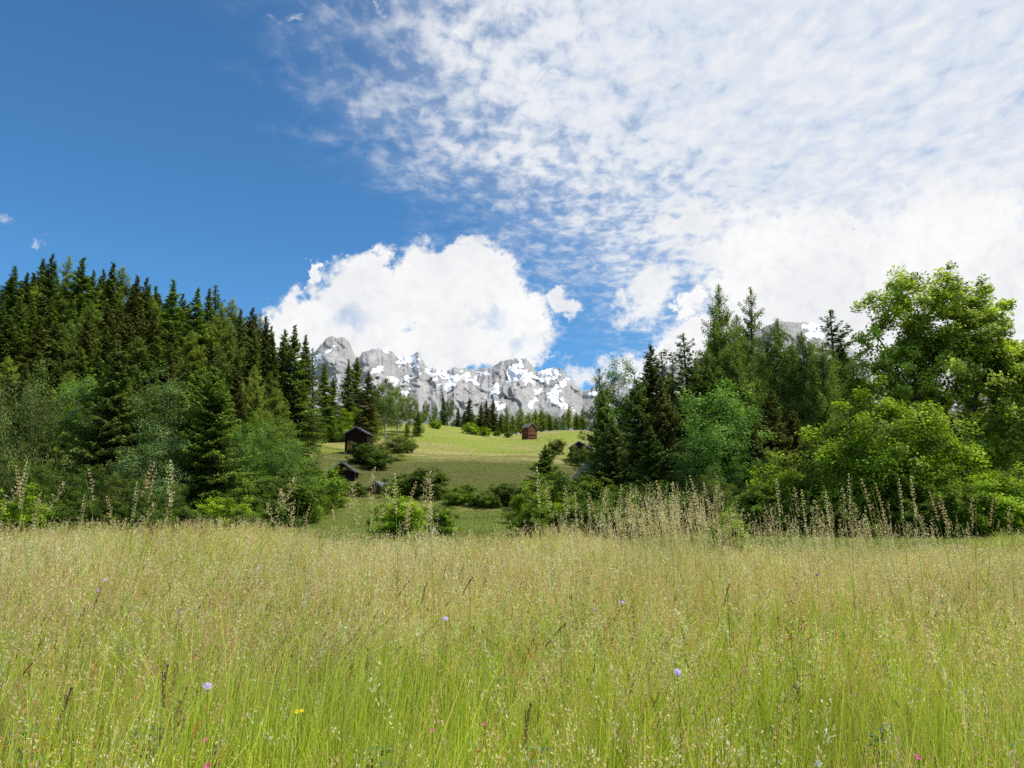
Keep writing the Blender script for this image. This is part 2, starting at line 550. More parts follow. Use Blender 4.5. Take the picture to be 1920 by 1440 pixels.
proto('hazel', broad(35, [(0, 0, 3.3, 2.5, 2.3, 2.1), (1.8, 0, 2.6, 1.7, 1.8, 1.9), (-1.7, -.2, 2.3, 1.7, 1.8, 1.9), (0, .3, 1.9, 2.6, 1.8, 1.0)], 270, 125, (.13, .1), .46, .9, .010, 6, shell=.72, holes=9, gap=.65), 5.5, 'hazel')
k_ = 38 / F
SX = 1800
proto('maple', broad(36, [((1765 - SX) * k_, 0, (985 - 598) * k_, 125 * k_, 2.9, 92 * k_),
                          ((1690 - SX) * k_, .2, (985 - 640) * k_, 70 * k_, 1.8, 55 * k_),
                          ((1835 - SX) * k_, -.3, (985 - 640) * k_, 70 * k_, 2., 80 * k_),
                          ((1790 - SX) * k_, .4, (985 - 700) * k_, 140 * k_, 2.8, 80 * k_),
                          ((1900 - SX) * k_, -.8, (985 - 745) * k_, 85 * k_, 2.4, 80 * k_),
                          ((1960 - SX) * k_, 0, (985 - 700) * k_, 80 * k_, 2.4, 80 * k_),
                          ((1840 - SX) * k_, -1., (985 - 830) * k_, 70 * k_, 1.8, 60 * k_),
                          ((1672 - SX) * k_, -.2, (985 - 715) * k_, 80 * k_, 2., 72 * k_)],
                     600, 104, (.17, .13), .42, 3.0, .011, 3, spread=.25, shell=.5, holes=10, gap=.75), (985 - 500) * k_, 'maple')

rf0 = random.Random(99)


def place(key, px, top, Y, label, mat=None, w=1., rot=None, group=None, cat='tree', name=None, d=0., lean=0.):
    """stand a tree of kind `key` Y metres away so that it reaches row `top`"""
    cm, wm, h0, lm = PROTO[key]
    x = at(px, 960, Y).x
    z = H(x, Y) - .05 - d
    hh = at(px, top, Y).z - z
    s = hh / h0
    if name is None:
        name = {'spr': 'spruce_tree', 'lar': 'larch_tree', 'asp': 'aspen_tree', 'bus': 'bush', 'twi': 'bush', 'haz': 'bush',
                'bir': 'birch_tree', 'map': 'maple_tree', 'pop': 'poplar_tree'}.get(key[:3], 'broadleaf_tree')
        if name == 'bush': cat = 'bush'
    if key[:3] in ('spr', 'lar'): w *= rf0.uniform(1.2, 1.6) if key in ('spruce_a', 'spruce_b', 'spruce_c', 'larch_a') else 1.3
    if Y > 255 and name is None: w *= 1.45
    elif 190 < Y < 220 and key == 'birch': w *= 1.2
    o = thing(name, label, cat, (x, Y, z), random.uniform(0, 6.28) if rot is None else rot, (s * w, s * w, s), group)
    if lean: o.rotation_euler[1] = lean
    for nm, me in (('crown', cm), ('trunk', wm)):
        c = link('foliage' if (nm == 'crown' and name == 'bush') else ('stems' if name == 'bush' else nm), me, o)
        if nm == 'crown' and mat and mat != lm:
            c.material_slots[0].link = 'OBJECT'
            c.material_slots[0].material = M[mat]
    return o


# ------------------------------------------------------------------ left wood: skyline
sky_left = [
    (-22, 500, 'spruce_a', None, .9), (4, 512, 'spruce_c', None, 1.), (28, 485, 'spruce_b', None, .95), (51, 476, 'spruce_a', None, .8), (81, 480, 'larch_b', 'larch', 1.),
    (112, 484, 'spruce_c', 'spruce_fresh', 1.), (136, 507, 'spruce_b', None, .8), (152, 505, 'spruce_a', None, .75), (171, 493, 'spruce_c', None, .9),
    (189, 499, 'larch_a', 'larch', 1.), (224, 517, 'spruce_b', 'spruce_brown', .8), (242, 521, 'spruce_a', None, .8), (259, 537, 'spruce_b', None, .8),
    (291, 524, 'spruce_c', 'spruce_fresh', .95), (315, 551, 'spruce_a', None, .8), (344, 541, 'spruce_c', 'spruce_fresh', .9), (362, 541, 'spruce_b', None, .75),
    (376, 536, 'spruce_ragged', None, .9), (392, 566, 'larch_a', 'larch', .8), (410, 559, 'larch_a', 'larch', .9), (430, 579, 'spruce_b', None, .85), (454, 577, 'spruce_a', 'spruce_brown', .9),
    (468, 586, 'larch_b', 'larch', .8), (481, 594, 'spruce_b', 'spruce_brown', .8), (492, 612, 'spruce_a', None, .8)]
words = {'spruce_a': 'slender dark spruce', 'spruce_b': 'drooping narrow spruce', 'spruce_c': 'full pointed spruce', 'larch_b': 'thin feathery larch',
         'larch_a': 'soft pale green larch', 'spruce_ragged': 'ragged dark spruce'}
ordn = ['leftmost', 'second', 'third', 'fourth', 'fifth', 'sixth', 'seventh', 'eighth', 'ninth', 'tenth', 'eleventh', 'twelfth', 'thirteenth',
        'fourteenth', 'fifteenth', 'sixteenth', 'seventeenth', 'eighteenth', 'nineteenth', 'twentieth', 'twenty-first', 'twenty-second', 'twenty-third', 'twenty-fourth', 'twenty-fifth']
G1 = 'trees along the skyline of the left wood'
for i, (px, top, key, mat, w) in enumerate(sky_left):
    Y = 128 + (i * 7 % 5) * 5
    col = {'spruce_fresh': ' with fresh green needles', 'spruce_brown': ' with brownish needles'}.get(mat, '')
    pos = ordn[i] + ' from left' if i else 'leftmost'
    place(key, px, top, Y, f'{words[key]}{col}, {pos} on the left skyline', mat, w * 1.12, group=G1)

rf = random.Random(5)
for i in range(24):
    px = -30 + i * 22.5 + rf.uniform(-5, 5)
    top = np.interp(px, [0, 120, 200, 300, 400, 500], [515, 520, 530, 560, 592, 640]) + rf.uniform(-6, 14)
    key = rf.choice(['spruce_a', 'spruce_c', 'spruce_b', 'larch_a'])
    place(key, px, top, 150 + rf.uniform(-4, 4), 'soft larch filling in just behind the left wooded skyline' if key[0] == 'l' else 'spruce filling in just behind the left wooded skyline',
          rf.choice([None, 'spruce_fresh', 'spruce_brown']) if key[0] == 's' else 'larch', 1.25, group='larches just behind the left skyline' if key[0] == 'l' else 'spruces just behind the left skyline')

# fill of the wood, rows down the slope
G2 = 'crowded trees inside the left wood'
for row, (Y, lo, hi) in enumerate([(118, 600, 640), (106, 640, 690), (94, 690, 745), (82, 745, 800)]):
    px = -35 + row * 9
    lim = [500, 520, 520, 420][row]
    while px < lim:
        sky = np.interp(px, [0, 180, 300, 400, 500], [0, 10, 45, 75, 110])
        top = rf.uniform(lo, hi) - 60 + sky * .75
        key = rf.choice(['spruce_a', 'spruce_b', 'spruce_c', 'spruce_c', 'larch_a', 'spruce_b'])
        mat = rf.choice([None, None, 'spruce_brown', 'spruce_fresh']) if key[0] == 's' else rf.choice(['larch', 'larch_dark'])
        kind = 'soft green larch crowded by dark spruces on the left wooded slope' if key[0] == 'l' else \
            'dark spruce crowded among its neighbours on the left wooded slope'
        place(key, px, top, Y + rf.uniform(-4, 4), kind, mat, rf.uniform(.95, 1.25), group='crowded larches inside the left wood' if key[0] == 'l' else G2)
        px += rf.uniform(27, 42)

# trees at the right end of the left wood
L = [
    ('spruce_a', 516, 618, 126, 'spruce_fresh', 1., 'tall spruce at the left of the tight trio ending the wood'),
    ('spruce_c', 536, 610, 124, 'spruce_fresh', 1., 'tallest spruce in the tight trio at the end of the wood'),
    ('spruce_b', 556, 628, 127, None, 1., 'spruce at the right of the tight trio against the cloud'),
    ('spruce_ragged', 576, 653, 160, None, .9, 'thin ragged spruce with bare lower trunk left of the grey peak'),
    ('spruce_b', 600, 681, 176, 'spruce_fresh', 1.1, 'narrow spruce standing before the foot of the left peak'),
    ('spruce_a', 616, 706, 180, 'spruce_fresh', 1.1, 'light green spruce just right of a taller one below the left peak'),
    ('spruce_c', 643, 673, 186, 'spruce', 1., 'dark green spruce, left one of a pair above the big barn'),
    ('spruce_a', 660, 669, 190, 'spruce_fresh', 1.1, 'brighter spruce, right one of a pair above the big barn'),
    ('spruce_c', 682, 694, 182, 'spruce_brown', 1.15, 'brownish spruce hung with cones behind the big barn'),
    ('birch', 718, 712, 196, 'birch', 1.3, 'tall grey green birch with white trunk by the meadow top'),
    ('birch', 742, 728, 205, 'birch', 1.3, 'birch with a lower crown beside the tallest birch'),
    ('birch', 763, 739, 212, 'birch', 1.2, 'olive birch at the right end of the birch group'),
    ('birch', 700, 735, 214, 'birch', 1.3, 'birch half hidden behind the brownish spruce'),
    ('spruce_wide', 781, 770, 205, 'spruce_fresh', .9, 'small bushy spruce on the upper meadow edge'),
    ('spruce_wide_b', 759, 793, 196, 'spruce_fresh', 1., 'tiny spruce in front of the birch trunks'),
    ('round_tree', 640, 765, 178, 'bright', 1.04, 'bright green broadleaf tree left behind the big barn'),
    ('round_tree', 665, 760, 186, 'bright', 0.91, 'bright green young tree directly behind the big barn roof'),
    ('round_tree', 612, 772, 176, 'mid', 1.17, 'mid green leafy tree left of the big barn'),
    ('round_tree', 583, 775, 165, 'dark', 1.17, 'dark leafy tree under the ragged thin spruce'),
    ('round_tree', 700, 782, 192, 'mid', 0.91, 'low leafy tree right behind the big barn roof'),
]
for key, px, top, Y, mat, w, lab in L:
    place(key, px, top, Y, lab, mat, w)
# ------------------------------------------------------------------ front of the left wood
L = [
    ('weeping', 14, 695, 52, 'birch', 1.05, 'weeping grey green tree at the left edge of the photo'),
    ('aspen', 125, 688, 62, 'aspen', 1., 'aspen with pale thin trunk among the dark spruces on the left'),
    ('aspen', 150, 720, 64, 'aspen', .8, 'smaller aspen close to the right of the pale trunk one'),
    ('spruce_wide', 193, 640, 60, 'spruce', 1.05, 'broad dark spruce in front of the left wood'),
    ('spruce_wide_b', 60, 720, 66, 'spruce', 1., 'dark spruce behind the weeping tree'),
    ('spruce_wide_b', 250, 760, 62, 'spruce', 1., 'shorter dark spruce right of the broad front spruce'),
    ('tall_round', 290, 700, 52, 'silver', 1.05, 'silvery leaved tree in the middle of the left wood front'),
    ('tall_round', 310, 815, 49, 'silver', 1.35, 'low silvery tree beneath the taller silvery one'),
    ('spruce_wide', 358, 680, 54, 'spruce_fresh', .95, 'green spruce with a twin top right of the silvery tree'),
    ('spruce_wide_b', 384, 690, 50, 'spruce_fresh', 1.15, 'wide drooping green spruce reaching down to the meadow'),
    ('round_tree', 452, 790, 60, 'blue', .75, 'bluish green leafy tree, left of two side by side'),
    ('round_tree', 505, 782, 64, 'blue', 1.05, 'wide bluish green leafy tree left of the lower field'),
    ('round_tree', 535, 815, 60, 'blue', .9, 'low bluish green tree at the field edge'),
    ('round_tree', 480, 765, 80, 'mid', .8, 'mid green leafy tree peeping over the bluish ones'),
    ('tall_round', 589, 832, 92, 'blue', .8, 'slim pale sapling at the left side of the field'),
    ('round_tree', 40, 860, 46, 'dark', 1.1, 'dark leafy tree low at the far left'),
    ('round_tree', 105, 880, 50, 'dark', 1.2, 'dark leafy tree under the aspen'),
    ('round_tree', 160, 870, 52, 'blue', 1., 'dull green leafy tree beneath the broad front spruce'),
    ('round_tree', 215, 885, 48, 'olive', 1.15, 'olive leafy tree low in front of the wood'),
    ('round_tree', 262, 890, 46, 'dark', 1., 'low green leafy tree below the silvery tree'),
    ('round_tree', 318, 900, 43, 'dark', 1., 'dark leafy tree at the foot of the silvery tree'),
    ('twiggy', 235, 850, 56, 'olive', 1.2, 'twiggy half bare willow bush before the left wood'),
    ('bush_a', 75, 935, 40, 'dark', 1.3, 'dark bush behind the meadow rim below the aspen'),
    ('bush_b', 140, 935, 38, 'dark', 1.3, 'taller dark bush behind the meadow rim left of the wide spruce'),
    ('bush_c', 195, 940, 37, 'dark', 1.2, 'low dark bush behind the meadow rim'),
    ('bush_a', 10, 915, 34, 'bright', 1.2, 'bright bush at the left edge above the meadow'),
    ('bush_b', 420, 928, 41, 'bright', 1.3, 'bright green bush under the wide drooping spruce'),
    ('bush_a', 462, 915, 46, 'dark', 1.4, 'dark green bush right of the wide drooping spruce'),
    ('bush_c', 340, 950, 38, 'dark', 1.1, 'low green bush at the foot of the wide spruce'),
    ('bush_a', 390, 880, 52, 'dark', 1.3, 'green bush filling the gap beside the wide spruce'),
    ('bush_a', 500, 880, 56, 'dark', 1.6, 'dark wide bush below the bluish trees'),
    ('bush_b', 540, 890, 54, 'dark', 1.4, 'dark bush at the right foot of the bluish trees'),
    ('bush_a', 582, 868, 66, 'mid', 1.3, 'leafy bush left of the half hidden barn'),
    ('bush_b', 560, 905, 56, 'mid', 1.3, 'rounded bush at the left end of the lawn'),
    ('bush_b', 610, 892, 74, 'mid', 1.6, 'leafy bush hiding the left wall of the low barn'),
    ('bush_c', 648, 900, 84, 'dark', 1.5, 'dark bush in front of the low barn'),
    ('bush_a', 466, 950, 38, 'dark', 1.1, 'small dark bush on the rim before the bluish trees'),
    ('bush_c', 275, 955, 35, 'dark', 1.1, 'dark low bush below the silvery tree'),
]
for key, px, top, Y, mat, w, lab in L:
    place(key, px, top, Y, lab, mat, w)
# ------------------------------------------------------------------ middle field
L = [
    ('bush_b', 680, 828, 138, 'dark', 1.75, 'big dark bush in front of the big barn'),
    ('bush_a', 703, 838, 134, 'dark', 1.3, 'dark bush joined to the right of the big barn bush'),
    ('twiggy', 736, 811, 146, 'olive', 2.1, 'round grey green willow bush right of the big barn'),
    ('bush_a', 760, 818, 165, 'dark', .9, 'tiny dark shrub alone on the bright slope'),
    ('bush_a', 760, 888, 88, 'mid', 1.7, 'leafy bush hiding the fallen barn corner'),
    ('bush_b', 800, 873, 86, 'dark', 1.6, 'dark tall bush on the lower edge of the field'),
    ('bush_a', 730, 905, 84, 'mid', 1.1, 'green bush left of the dark tall one'),
    ('bush_a', 855, 916, 80, 'mid', 1.5, 'left lobe bush of the clipped looking row below the field'),
    ('bush_b', 872, 906, 84, 'mid', 1.6, 'rounded bush in the middle of the row below the field'),
    ('bush_a', 903, 920, 79, 'mid', 1.5, 'low rounded bush right in the row below the field'),
    ('bush_b', 950, 902, 80, 'dark', 1.7, 'dark rounded bush ending the row below the field'),
    ('bush_a', 925, 925, 78, 'dark', .8, 'low dark bush tucked between the rounded ones'),
    ('bush_b', 748, 925, 42, 'bright', 1.35, 'bright round bush on the lawn behind the seed heads'),
    ('bush_a', 695, 968, 52, 'mid', .7, 'small weedy bush on the lawn'),
    ('bush_b', 829, 944, 44, 'mid', 1.2, 'ball shaped green bush on the lawn'),
    ('spruce_wide', 1023, 834, 76, 'spruce_fresh', 1.5, 'small young spruce right of the field'),
    ('bush_b', 1046, 821, 172, 'olive', 1.2, 'egg shaped willow standing alone on the field'),
    ('bush_a', 1090, 835, 150, 'olive', 1., 'olive bush over the roof of the right barn'),
    ('bush_a', 1010, 905, 56, 'bright', 1.0, 'bright bush at the foot of the young spruce'),
    ('bush_b', 1045, 880, 62, 'mid', 1.3, 'mid green bush behind the young spruce foot'),
    ('bush_c', 1005, 945, 46, 'mid', 1., 'green bush low at the right end of the lawn'),
    ('bush_a', 1050, 925, 47, 'bright', 1.2, 'bright bush at the right end of the lawn'),
    ('bush_b', 1090, 885, 55, 'dark', 1.4, 'leafy bush below the right barn roof'),
    ('bush_a', 1120, 918, 44, 'dark', 1.3, 'green bush at the left foot of the right spruces'),
    ('bush_a', 814, 786, 232, 'bright', 1.1, 'bright bush at the left end of the ridge'),
    ('bush_c', 882, 792, 238, 'bright', 1., 'bright wide bush on the ridge under dark spruces'),
    ('bush_a', 908, 800, 240, 'bright', 1., 'bright bush right of the wide one on the ridge'),
    ('bush_c', 953, 809, 242, 'mid', 1., 'green bush left of the small red barn'),
    ('bush_a', 932, 806, 245, 'mid', .9, 'small green bush between ridge bushes'),
]
for key, px, top, Y, mat, w, lab in L:
    place(key, px, top, Y, lab, mat, w)
# ------------------------------------------------------------------ ridge trees
L = [
    ('birch', 795, 752, 262, 'olive', .9, 'olive broadleaf tree left of the ridge gap'),
    ('birch', 812, 757, 268, 'silver', .8, 'grey thin leaved tree on the ridge left of the first dark spruce'),
    ('spruce_a', 828, 740, 262, 'spruce', 1.1, 'first dark spruce from the left on the ridge below the snow'),
    ('birch', 841, 744, 262, 'birch', .9, 'light green tree between two dark ridge spruces'),
    ('spruce_c', 857, 762, 268, 'spruce', 1.2, 'short dark spruce on the ridge right of the light tree'),
    ('spruce_b', 878, 746, 265, 'spruce', 1.2, 'single pointed spruce in the middle of the ridge row'),
    ('spruce_a', 869, 770, 270, 'spruce', 1.1, 'small spruce left of the single pointed ridge spruce'),
    ('spruce_b', 900, 756, 262, 'spruce_brown', 1.2, 'brownish spruce, left of the ridge trio'),
    ('spruce_c', 911, 748, 264, 'spruce', 1.1, 'tall spruce, middle of the ridge trio'),
    ('spruce_a', 924, 749, 266, 'spruce_brown', 1.2, 'spruce at the right of the ridge trio'),
    ('spruce_b', 938, 775, 264, 'spruce_brown', 1.1, 'short brown spruce at the end of the trio'),
    ('larch_b', 950, 760, 275, 'larch', 1.1, 'larch left above the small red barn'),
    ('larch_a', 976, 763, 272, 'larch', 1.1, 'wide larch directly above the small red barn'),
    ('larch_a', 962, 778, 268, 'larch', 1., 'low larch between the larches above the red barn'),
    ('larch_a', 1005, 766, 272, 'larch', .9, 'larch right behind the small red barn'),
    ('larch_b', 1019, 763, 274, 'larch', 1.1, 'slim larch second behind the small red barn'),
    ('larch_a', 1033, 778, 272, 'larch_dark', 1.1, 'dark low larch right of the red barn'),
    ('round_tree', 1048, 778, 268, 'silver', .8, 'pale rounded tree on the ridge right of the red barn'),
    ('round_tree', 1060, 786, 268, 'silver', .8, 'low pale tree on the ridge hummock'),
    ('larch_a', 1069, 757, 272, 'larch', 1., 'tall larch on the ridge hummock'),
    ('larch_a', 1083, 772, 276, 'larch_dark', 1.1, 'dark larch behind the hummock end'),
    ('larch_a', 1095, 765, 274, 'larch', 1., 'larch at the right end of the ridge row'),
    ('round_tree', 990, 787, 276, 'mid', .9, 'green leafy tree behind the red barn roof'),
    ('larch_a', 786, 770, 270, 'larch_dark', 1., 'dark larch behind the small bushy spruce'),
]
for key, px, top, Y, mat, w, lab in L:
    place(key, px, top, Y, lab, mat, w)
for i in range(46):
    px = 782 + i * 7. + rf.uniform(-4, 4)
    top = rf.uniform(768, 788) + (3 if px < 960 else 0)
    kd = rf.choice(['larch_a', 'round_tree', 'round_tree', 'birch'])
    place(kd, px, top, 284 + rf.uniform(-8, 8), {'l': 'low green larch in the back row of the ridge trees', 'r': 'low leafy tree in the back row of the ridge trees', 'b': 'low pale leafy tree in the back row of the ridge trees'}[kd[0]],
          {'l': 'larch', 'r': 'mid', 'b': 'birch'}[kd[0]], 1.2, group={'l': 'back row larches on the ridge', 'r': 'back row leafy trees on the ridge', 'b': 'back row pale trees on the ridge'}[kd[0]])
# ------------------------------------------------------------------ right wood
L = [
    ('larch_b', 1128, 690, 66, 'larch_dark', 1.1, 'feathery tree at the left end of the right wood'),
    ('poplar', 1171, 655, 68, 'aspen', 1.15, 'slim tall leafy tree with airy crown, left in the right wood'),
    ('spruce_wide', 1133, 732, 60, 'spruce_fresh', .85, 'green spruce at the left front of the right wood'),
    ('spruce_wide_b', 1150, 790, 56, 'spruce', .9, 'short dark spruce beside the green front spruce'),
    ('spruce_a', 1227, 647, 72, 'spruce', 1.2, 'dark pointed spruce against the blue gap'),
    ('spruce_ragged', 1251, 660, 70, 'spruce', .8, 'thin spruce top right of the dark pointed one'),
    ('spruce_wide_b', 1202, 712, 58, 'spruce', .9, 'very dark broad spruce, left front of the dark group'),
    ('spruce_wide', 1248, 706, 56, 'spruce_brown', .85, 'dark broad spruce in the middle of the dark group'),
    ('spruce_wide_b', 1285, 730, 57, 'spruce', .9, 'dark broad spruce behind the light leafy tree'),
    ('spruce_wide', 1225, 800, 50, 'spruce', 1.1, 'low dark spruce at the foot of the dark group'),
    ('larch_b', 1270, 672, 74, 'larch_dark', 1., 'larch between the dark spruces'),
    ('spruce_ragged', 1298, 626, 70, 'spruce', 1.25, 'ragged black spruce left of the tallest larch'),
    ('larch_a', 1340, 650, 70, 'larch_dark', .9, 'larch at the left flank of the tallest larch'),
    ('larch_a', 1369, 532, 72, 'larch_dark', .8, 'tallest larch of the right wood'),
    ('larch_b', 1428, 538, 74, 'larch_dark', .85, 'thin topped larch right of the tallest'),
    ('larch_c', 1398, 640, 70, 'larch_dark', .9, 'drooping larch between the two tallest'),
    ('spruce_b', 1440, 650, 76, 'spruce', 1.2, 'dark spruce behind the larches'),
    ('spruce_b', 1330, 680, 76, 'spruce', 1.2, 'dark spruce below the tallest larch'),
    ('larch_c', 1482, 597, 62, 'larch_dark', .85, 'soft drooping larch in the centre of the right wood'),
    ('larch_c', 1525, 622, 60, 'larch_dark', .85, 'green weeping larch beside the snowy summit'),
    ('larch_c', 1560, 645, 58, 'larch_dark', .8, 'green weeping larch left of the maple'),
    ('spruce_ragged', 1578, 583, 74, 'spruce', 1.2, 'ragged dark spruce against the white cloud'),
    ('spruce_a', 1600, 640, 78, 'spruce', 1.1, 'dark spruce behind the maple crown'),
    ('larch_a', 1636, 690, 56, 'olive', .8, 'olive larch at the left side of the maple'),
    ('spruce_c', 1182, 742, 80, 'spruce', 1.1, 'dark spruce filling behind the slim leafy tree'),
    ('spruce_a', 1212, 705, 82, 'spruce', 1.1, 'dark spruce just left behind the pointed one'),
    ('spruce_b', 1268, 700, 84, 'spruce', 1.2, 'dark spruce in the gap right of the pointed one'),
    ('spruce_c', 1316, 672, 80, 'spruce', 1.2, 'dark spruce right behind the ragged black one'),
    ('larch_a', 1352, 600, 78, 'larch_dark', 1., 'larch pressed against the tallest larch'),
    ('larch_a', 1402, 590, 80, 'larch_dark', .9, 'larch closing the gap between the two tall larches'),
    ('spruce_c', 1455, 640, 80, 'spruce', 1.2, 'dark spruce closing behind the thin topped larch'),
    ('larch_c', 1505, 645, 72, 'larch_dark', .9, 'dark drooping larch behind the weeping ones'),
    ('spruce_a', 1545, 668, 82, 'spruce', 1.2, 'dark spruce below the snowy summit'),
    ('spruce_c', 1590, 690, 78, 'spruce', 1.2, 'dark spruce low left of the maple'),
    ('round_tree', 1362, 711, 50, 'aspen', 1.15, 'light green leafy tree in front of the tall larches'),
    ('round_tree', 1395, 745, 51, 'aspen', 1., 'light green leafy tree joined to the larger pale one'),
    ('round_tree', 1330, 800, 48, 'blue', 1.1, 'bluish leafy tree left below the light green one'),
    ('round_tree', 1400, 850, 46, 'blue', 1., 'low bluish tree beneath the light green ones'),
    ('spruce_wide', 1457, 732, 50, 'spruce_brown', 1.0, 'brownish spruce right of the light green tree'),
    ('spruce_wide_b', 1500, 770, 52, 'spruce_brown', .9, 'brownish spruce behind the bright hazel'),
    ('spruce_wide', 1425, 800, 47, 'spruce_brown', 1., 'low brownish spruce before the light green tree'),
    ('twiggy', 1340, 884, 40, 'olive', 1.15, 'olive upright bush behind the tall seed heads'),
    ('bush_b', 1190, 900, 46, 'dark', 1.3, 'dark bush under the black spruces'),
    ('bush_a', 1240, 915, 42, 'dark', 1.2, 'shadowed green bush under the dark spruce group'),
    ('bush_b', 1290, 925, 42, 'dark', 1.3, 'dark bush left of the olive one'),
    ('bush_a', 1160, 935, 40, 'mid', 1.2, 'green bush left behind the seed heads'),
    ('bush_c', 1400, 930, 38, 'dark', 1.2, 'dark bush right of the olive one'),
    ('bush_b', 1470, 872, 35, 'bright', 1.2, 'bright yellow green bush left of the hazel'),
    ('bush_a', 1515, 862, 36, 'bright', 1.3, 'bright yellow green bush touching the hazel'),
    ('bush_c', 1430, 910, 34, 'mid', 1.1, 'low green bush at the left of the hazel group'),
    ('bush_b', 1365, 955, 24, 'bright', .9, 'small fresh bush among the seed heads'),
    ('bush_b', 1795, 900, 29, 'mid', 1., 'green bush under the maple'),
    ('bush_c', 1880, 888, 30, 'bright', 1.2, 'yellow green bush at the right edge of the photo'),
    ('bush_a', 1930, 870, 31, 'bright', 1.3, 'yellow green bush cut by the right edge'),
    ('bush_a', 1560, 925, 31, 'dark', 1.1, 'shaded bush at the foot of the hazel'),  # dark leaf colour paints the shade under the hazel
    ('bush_c', 1700, 925, 31, 'dark', 1.2, 'shaded bush right under the hazel'),  # dark leaves again, painting the hazel's shade
    ('bush_c', 1830, 925, 34, 'dark', 1.2, 'shaded bush beneath the maple trunks'),  # dark leaf colour stands in for shade below the maple
    ('round_tree', 1880, 840, 44, 'mid', 1.2, 'leafy tree behind the maple trunks'),
    ('round_tree', 1755, 738, 46, 'dark', 1.3, 'dark leafy tree between hazel and maple'),
    ('round_tree', 1668, 712, 50, 'mid', 1.1, 'green leafy tree behind the hazel'),
    ('spruce_c', 1700, 690, 90, 'spruce', 1.2, 'dark spruce seen through the lower maple crown'),
    ('spruce_a', 1760, 680, 95, 'spruce', 1.2, 'dark spruce standing behind the maple'),
    ('spruce_c', 1840, 680, 100, 'spruce', 1.2, 'dark spruce behind the right half of the maple'),
    ('spruce_b', 1895, 665, 105, 'spruce', 1.2, 'dark spruce at the right edge behind the maple'),
    ('spruce_a', 1935, 655, 105, 'spruce', 1.2, 'dark spruce cut by the right edge'),
    ('spruce_b', 1560, 720, 84, 'spruce', 1.3, 'dark spruce behind the weeping larches'),
    ('spruce_a', 1480, 720, 84, 'spruce', 1.3, 'dark spruce deep behind the brownish spruce'),
    ('spruce_a', 1635, 720, 84, 'spruce', 1.3, 'dark spruce deep behind the olive larch'),
    ('spruce_c', 1390, 720, 86, 'spruce', 1.3, 'dark spruce deep behind the light green tree'),
]
for key, px, top, Y, mat, w, lab in L:
    place(key, px, top, Y, lab, mat, w)
place('hazel', 1668, 742, 33, 'large sunlit hazel bush in front of the maple', 'hazel', 1.0, rot=0.)
place('maple', SX + 24, 492, 38, 'big airy maple with many limbs at the right', 'maple', 1., rot=0., name='maple_tree')

# ------------------------------------------------------------------ ground
xs = np.concatenate([-np.geomspace(7000, .35, 170)[:-1], np.linspace(-.35, .35, 3), np.geomspace(.35, 7000, 170)[1:]])
xs = np.concatenate([-np.geomspace(7000, 120, 26)[:-1], np.linspace(-120, 120, 321), np.geomspace(120, 7000, 26)[1:]])
ys = np.concatenate([np.linspace(-60, 0, 21)[:-1], np.geomspace(4, 12000, 430) - 4])
XX, YY = np.meshgrid(xs, ys)
ZZ = hgt(XX, YY)
nx, ny = len(xs), len(ys)
g = MB()
ii = np.arange(nx * ny).reshape(ny, nx)
q = np.stack([ii[:-1, :-1], ii[:-1, 1:], ii[1:, 1:], ii[1:, :-1]], -1).reshape(-1, 4)
g.add(np.stack([XX, YY, ZZ], -1).reshape(-1, 3), q=q)
m, T = newmat('meadow_ground')
geo = T.n('ShaderNodeNewGeometry')
P = geo.outputs['Position']
px_, py_, pz_ = T.sep(P)
n1 = T.noise(T.v('MULTIPLY', P, (1, 1, 0)), .035, 3, .5)
n2 = T.noise(T.v('MULTIPLY', P, (.3, 1.1, 0)), .13, 5, .6)  # stretched noise: soft shadow-like bands put into the grass colour
n3 = T.noise(P, 2.2, 6, .75)
n4 = T.noise(P, .9, 4, .6)
olive = T.mix(n3, (.24, .23, .065), (.47, .43, .16))
green = T.mix(n3, (.17, .22, .03), (.42, .46, .09))
straw = T.mix(n3, (.3, .27, .09), (.56, .49, .2))
darkg = T.mix(n3, (.055, .07, .02), (.155, .165, .045))
c = T.mix(T.ss(n2, .42, .62), olive, straw)
c = T.mix(T.ss(n1, .46, .6), c, green)
# upper left part of the field is fresher, lower part deeper olive with shade put into the colour
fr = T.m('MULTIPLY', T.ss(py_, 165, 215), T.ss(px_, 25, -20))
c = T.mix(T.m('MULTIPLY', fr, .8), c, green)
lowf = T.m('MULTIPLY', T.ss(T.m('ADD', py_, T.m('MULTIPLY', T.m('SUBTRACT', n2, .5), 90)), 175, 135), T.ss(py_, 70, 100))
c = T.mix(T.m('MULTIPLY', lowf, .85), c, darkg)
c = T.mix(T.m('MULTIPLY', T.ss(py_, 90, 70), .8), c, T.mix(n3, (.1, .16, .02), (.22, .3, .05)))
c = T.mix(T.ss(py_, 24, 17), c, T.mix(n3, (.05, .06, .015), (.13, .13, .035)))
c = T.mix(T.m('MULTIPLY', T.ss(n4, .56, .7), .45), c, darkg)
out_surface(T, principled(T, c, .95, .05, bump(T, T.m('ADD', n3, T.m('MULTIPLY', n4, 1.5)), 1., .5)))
tag(link('ground', g.mesh('ground', m, smooth=True)), kind='structure')

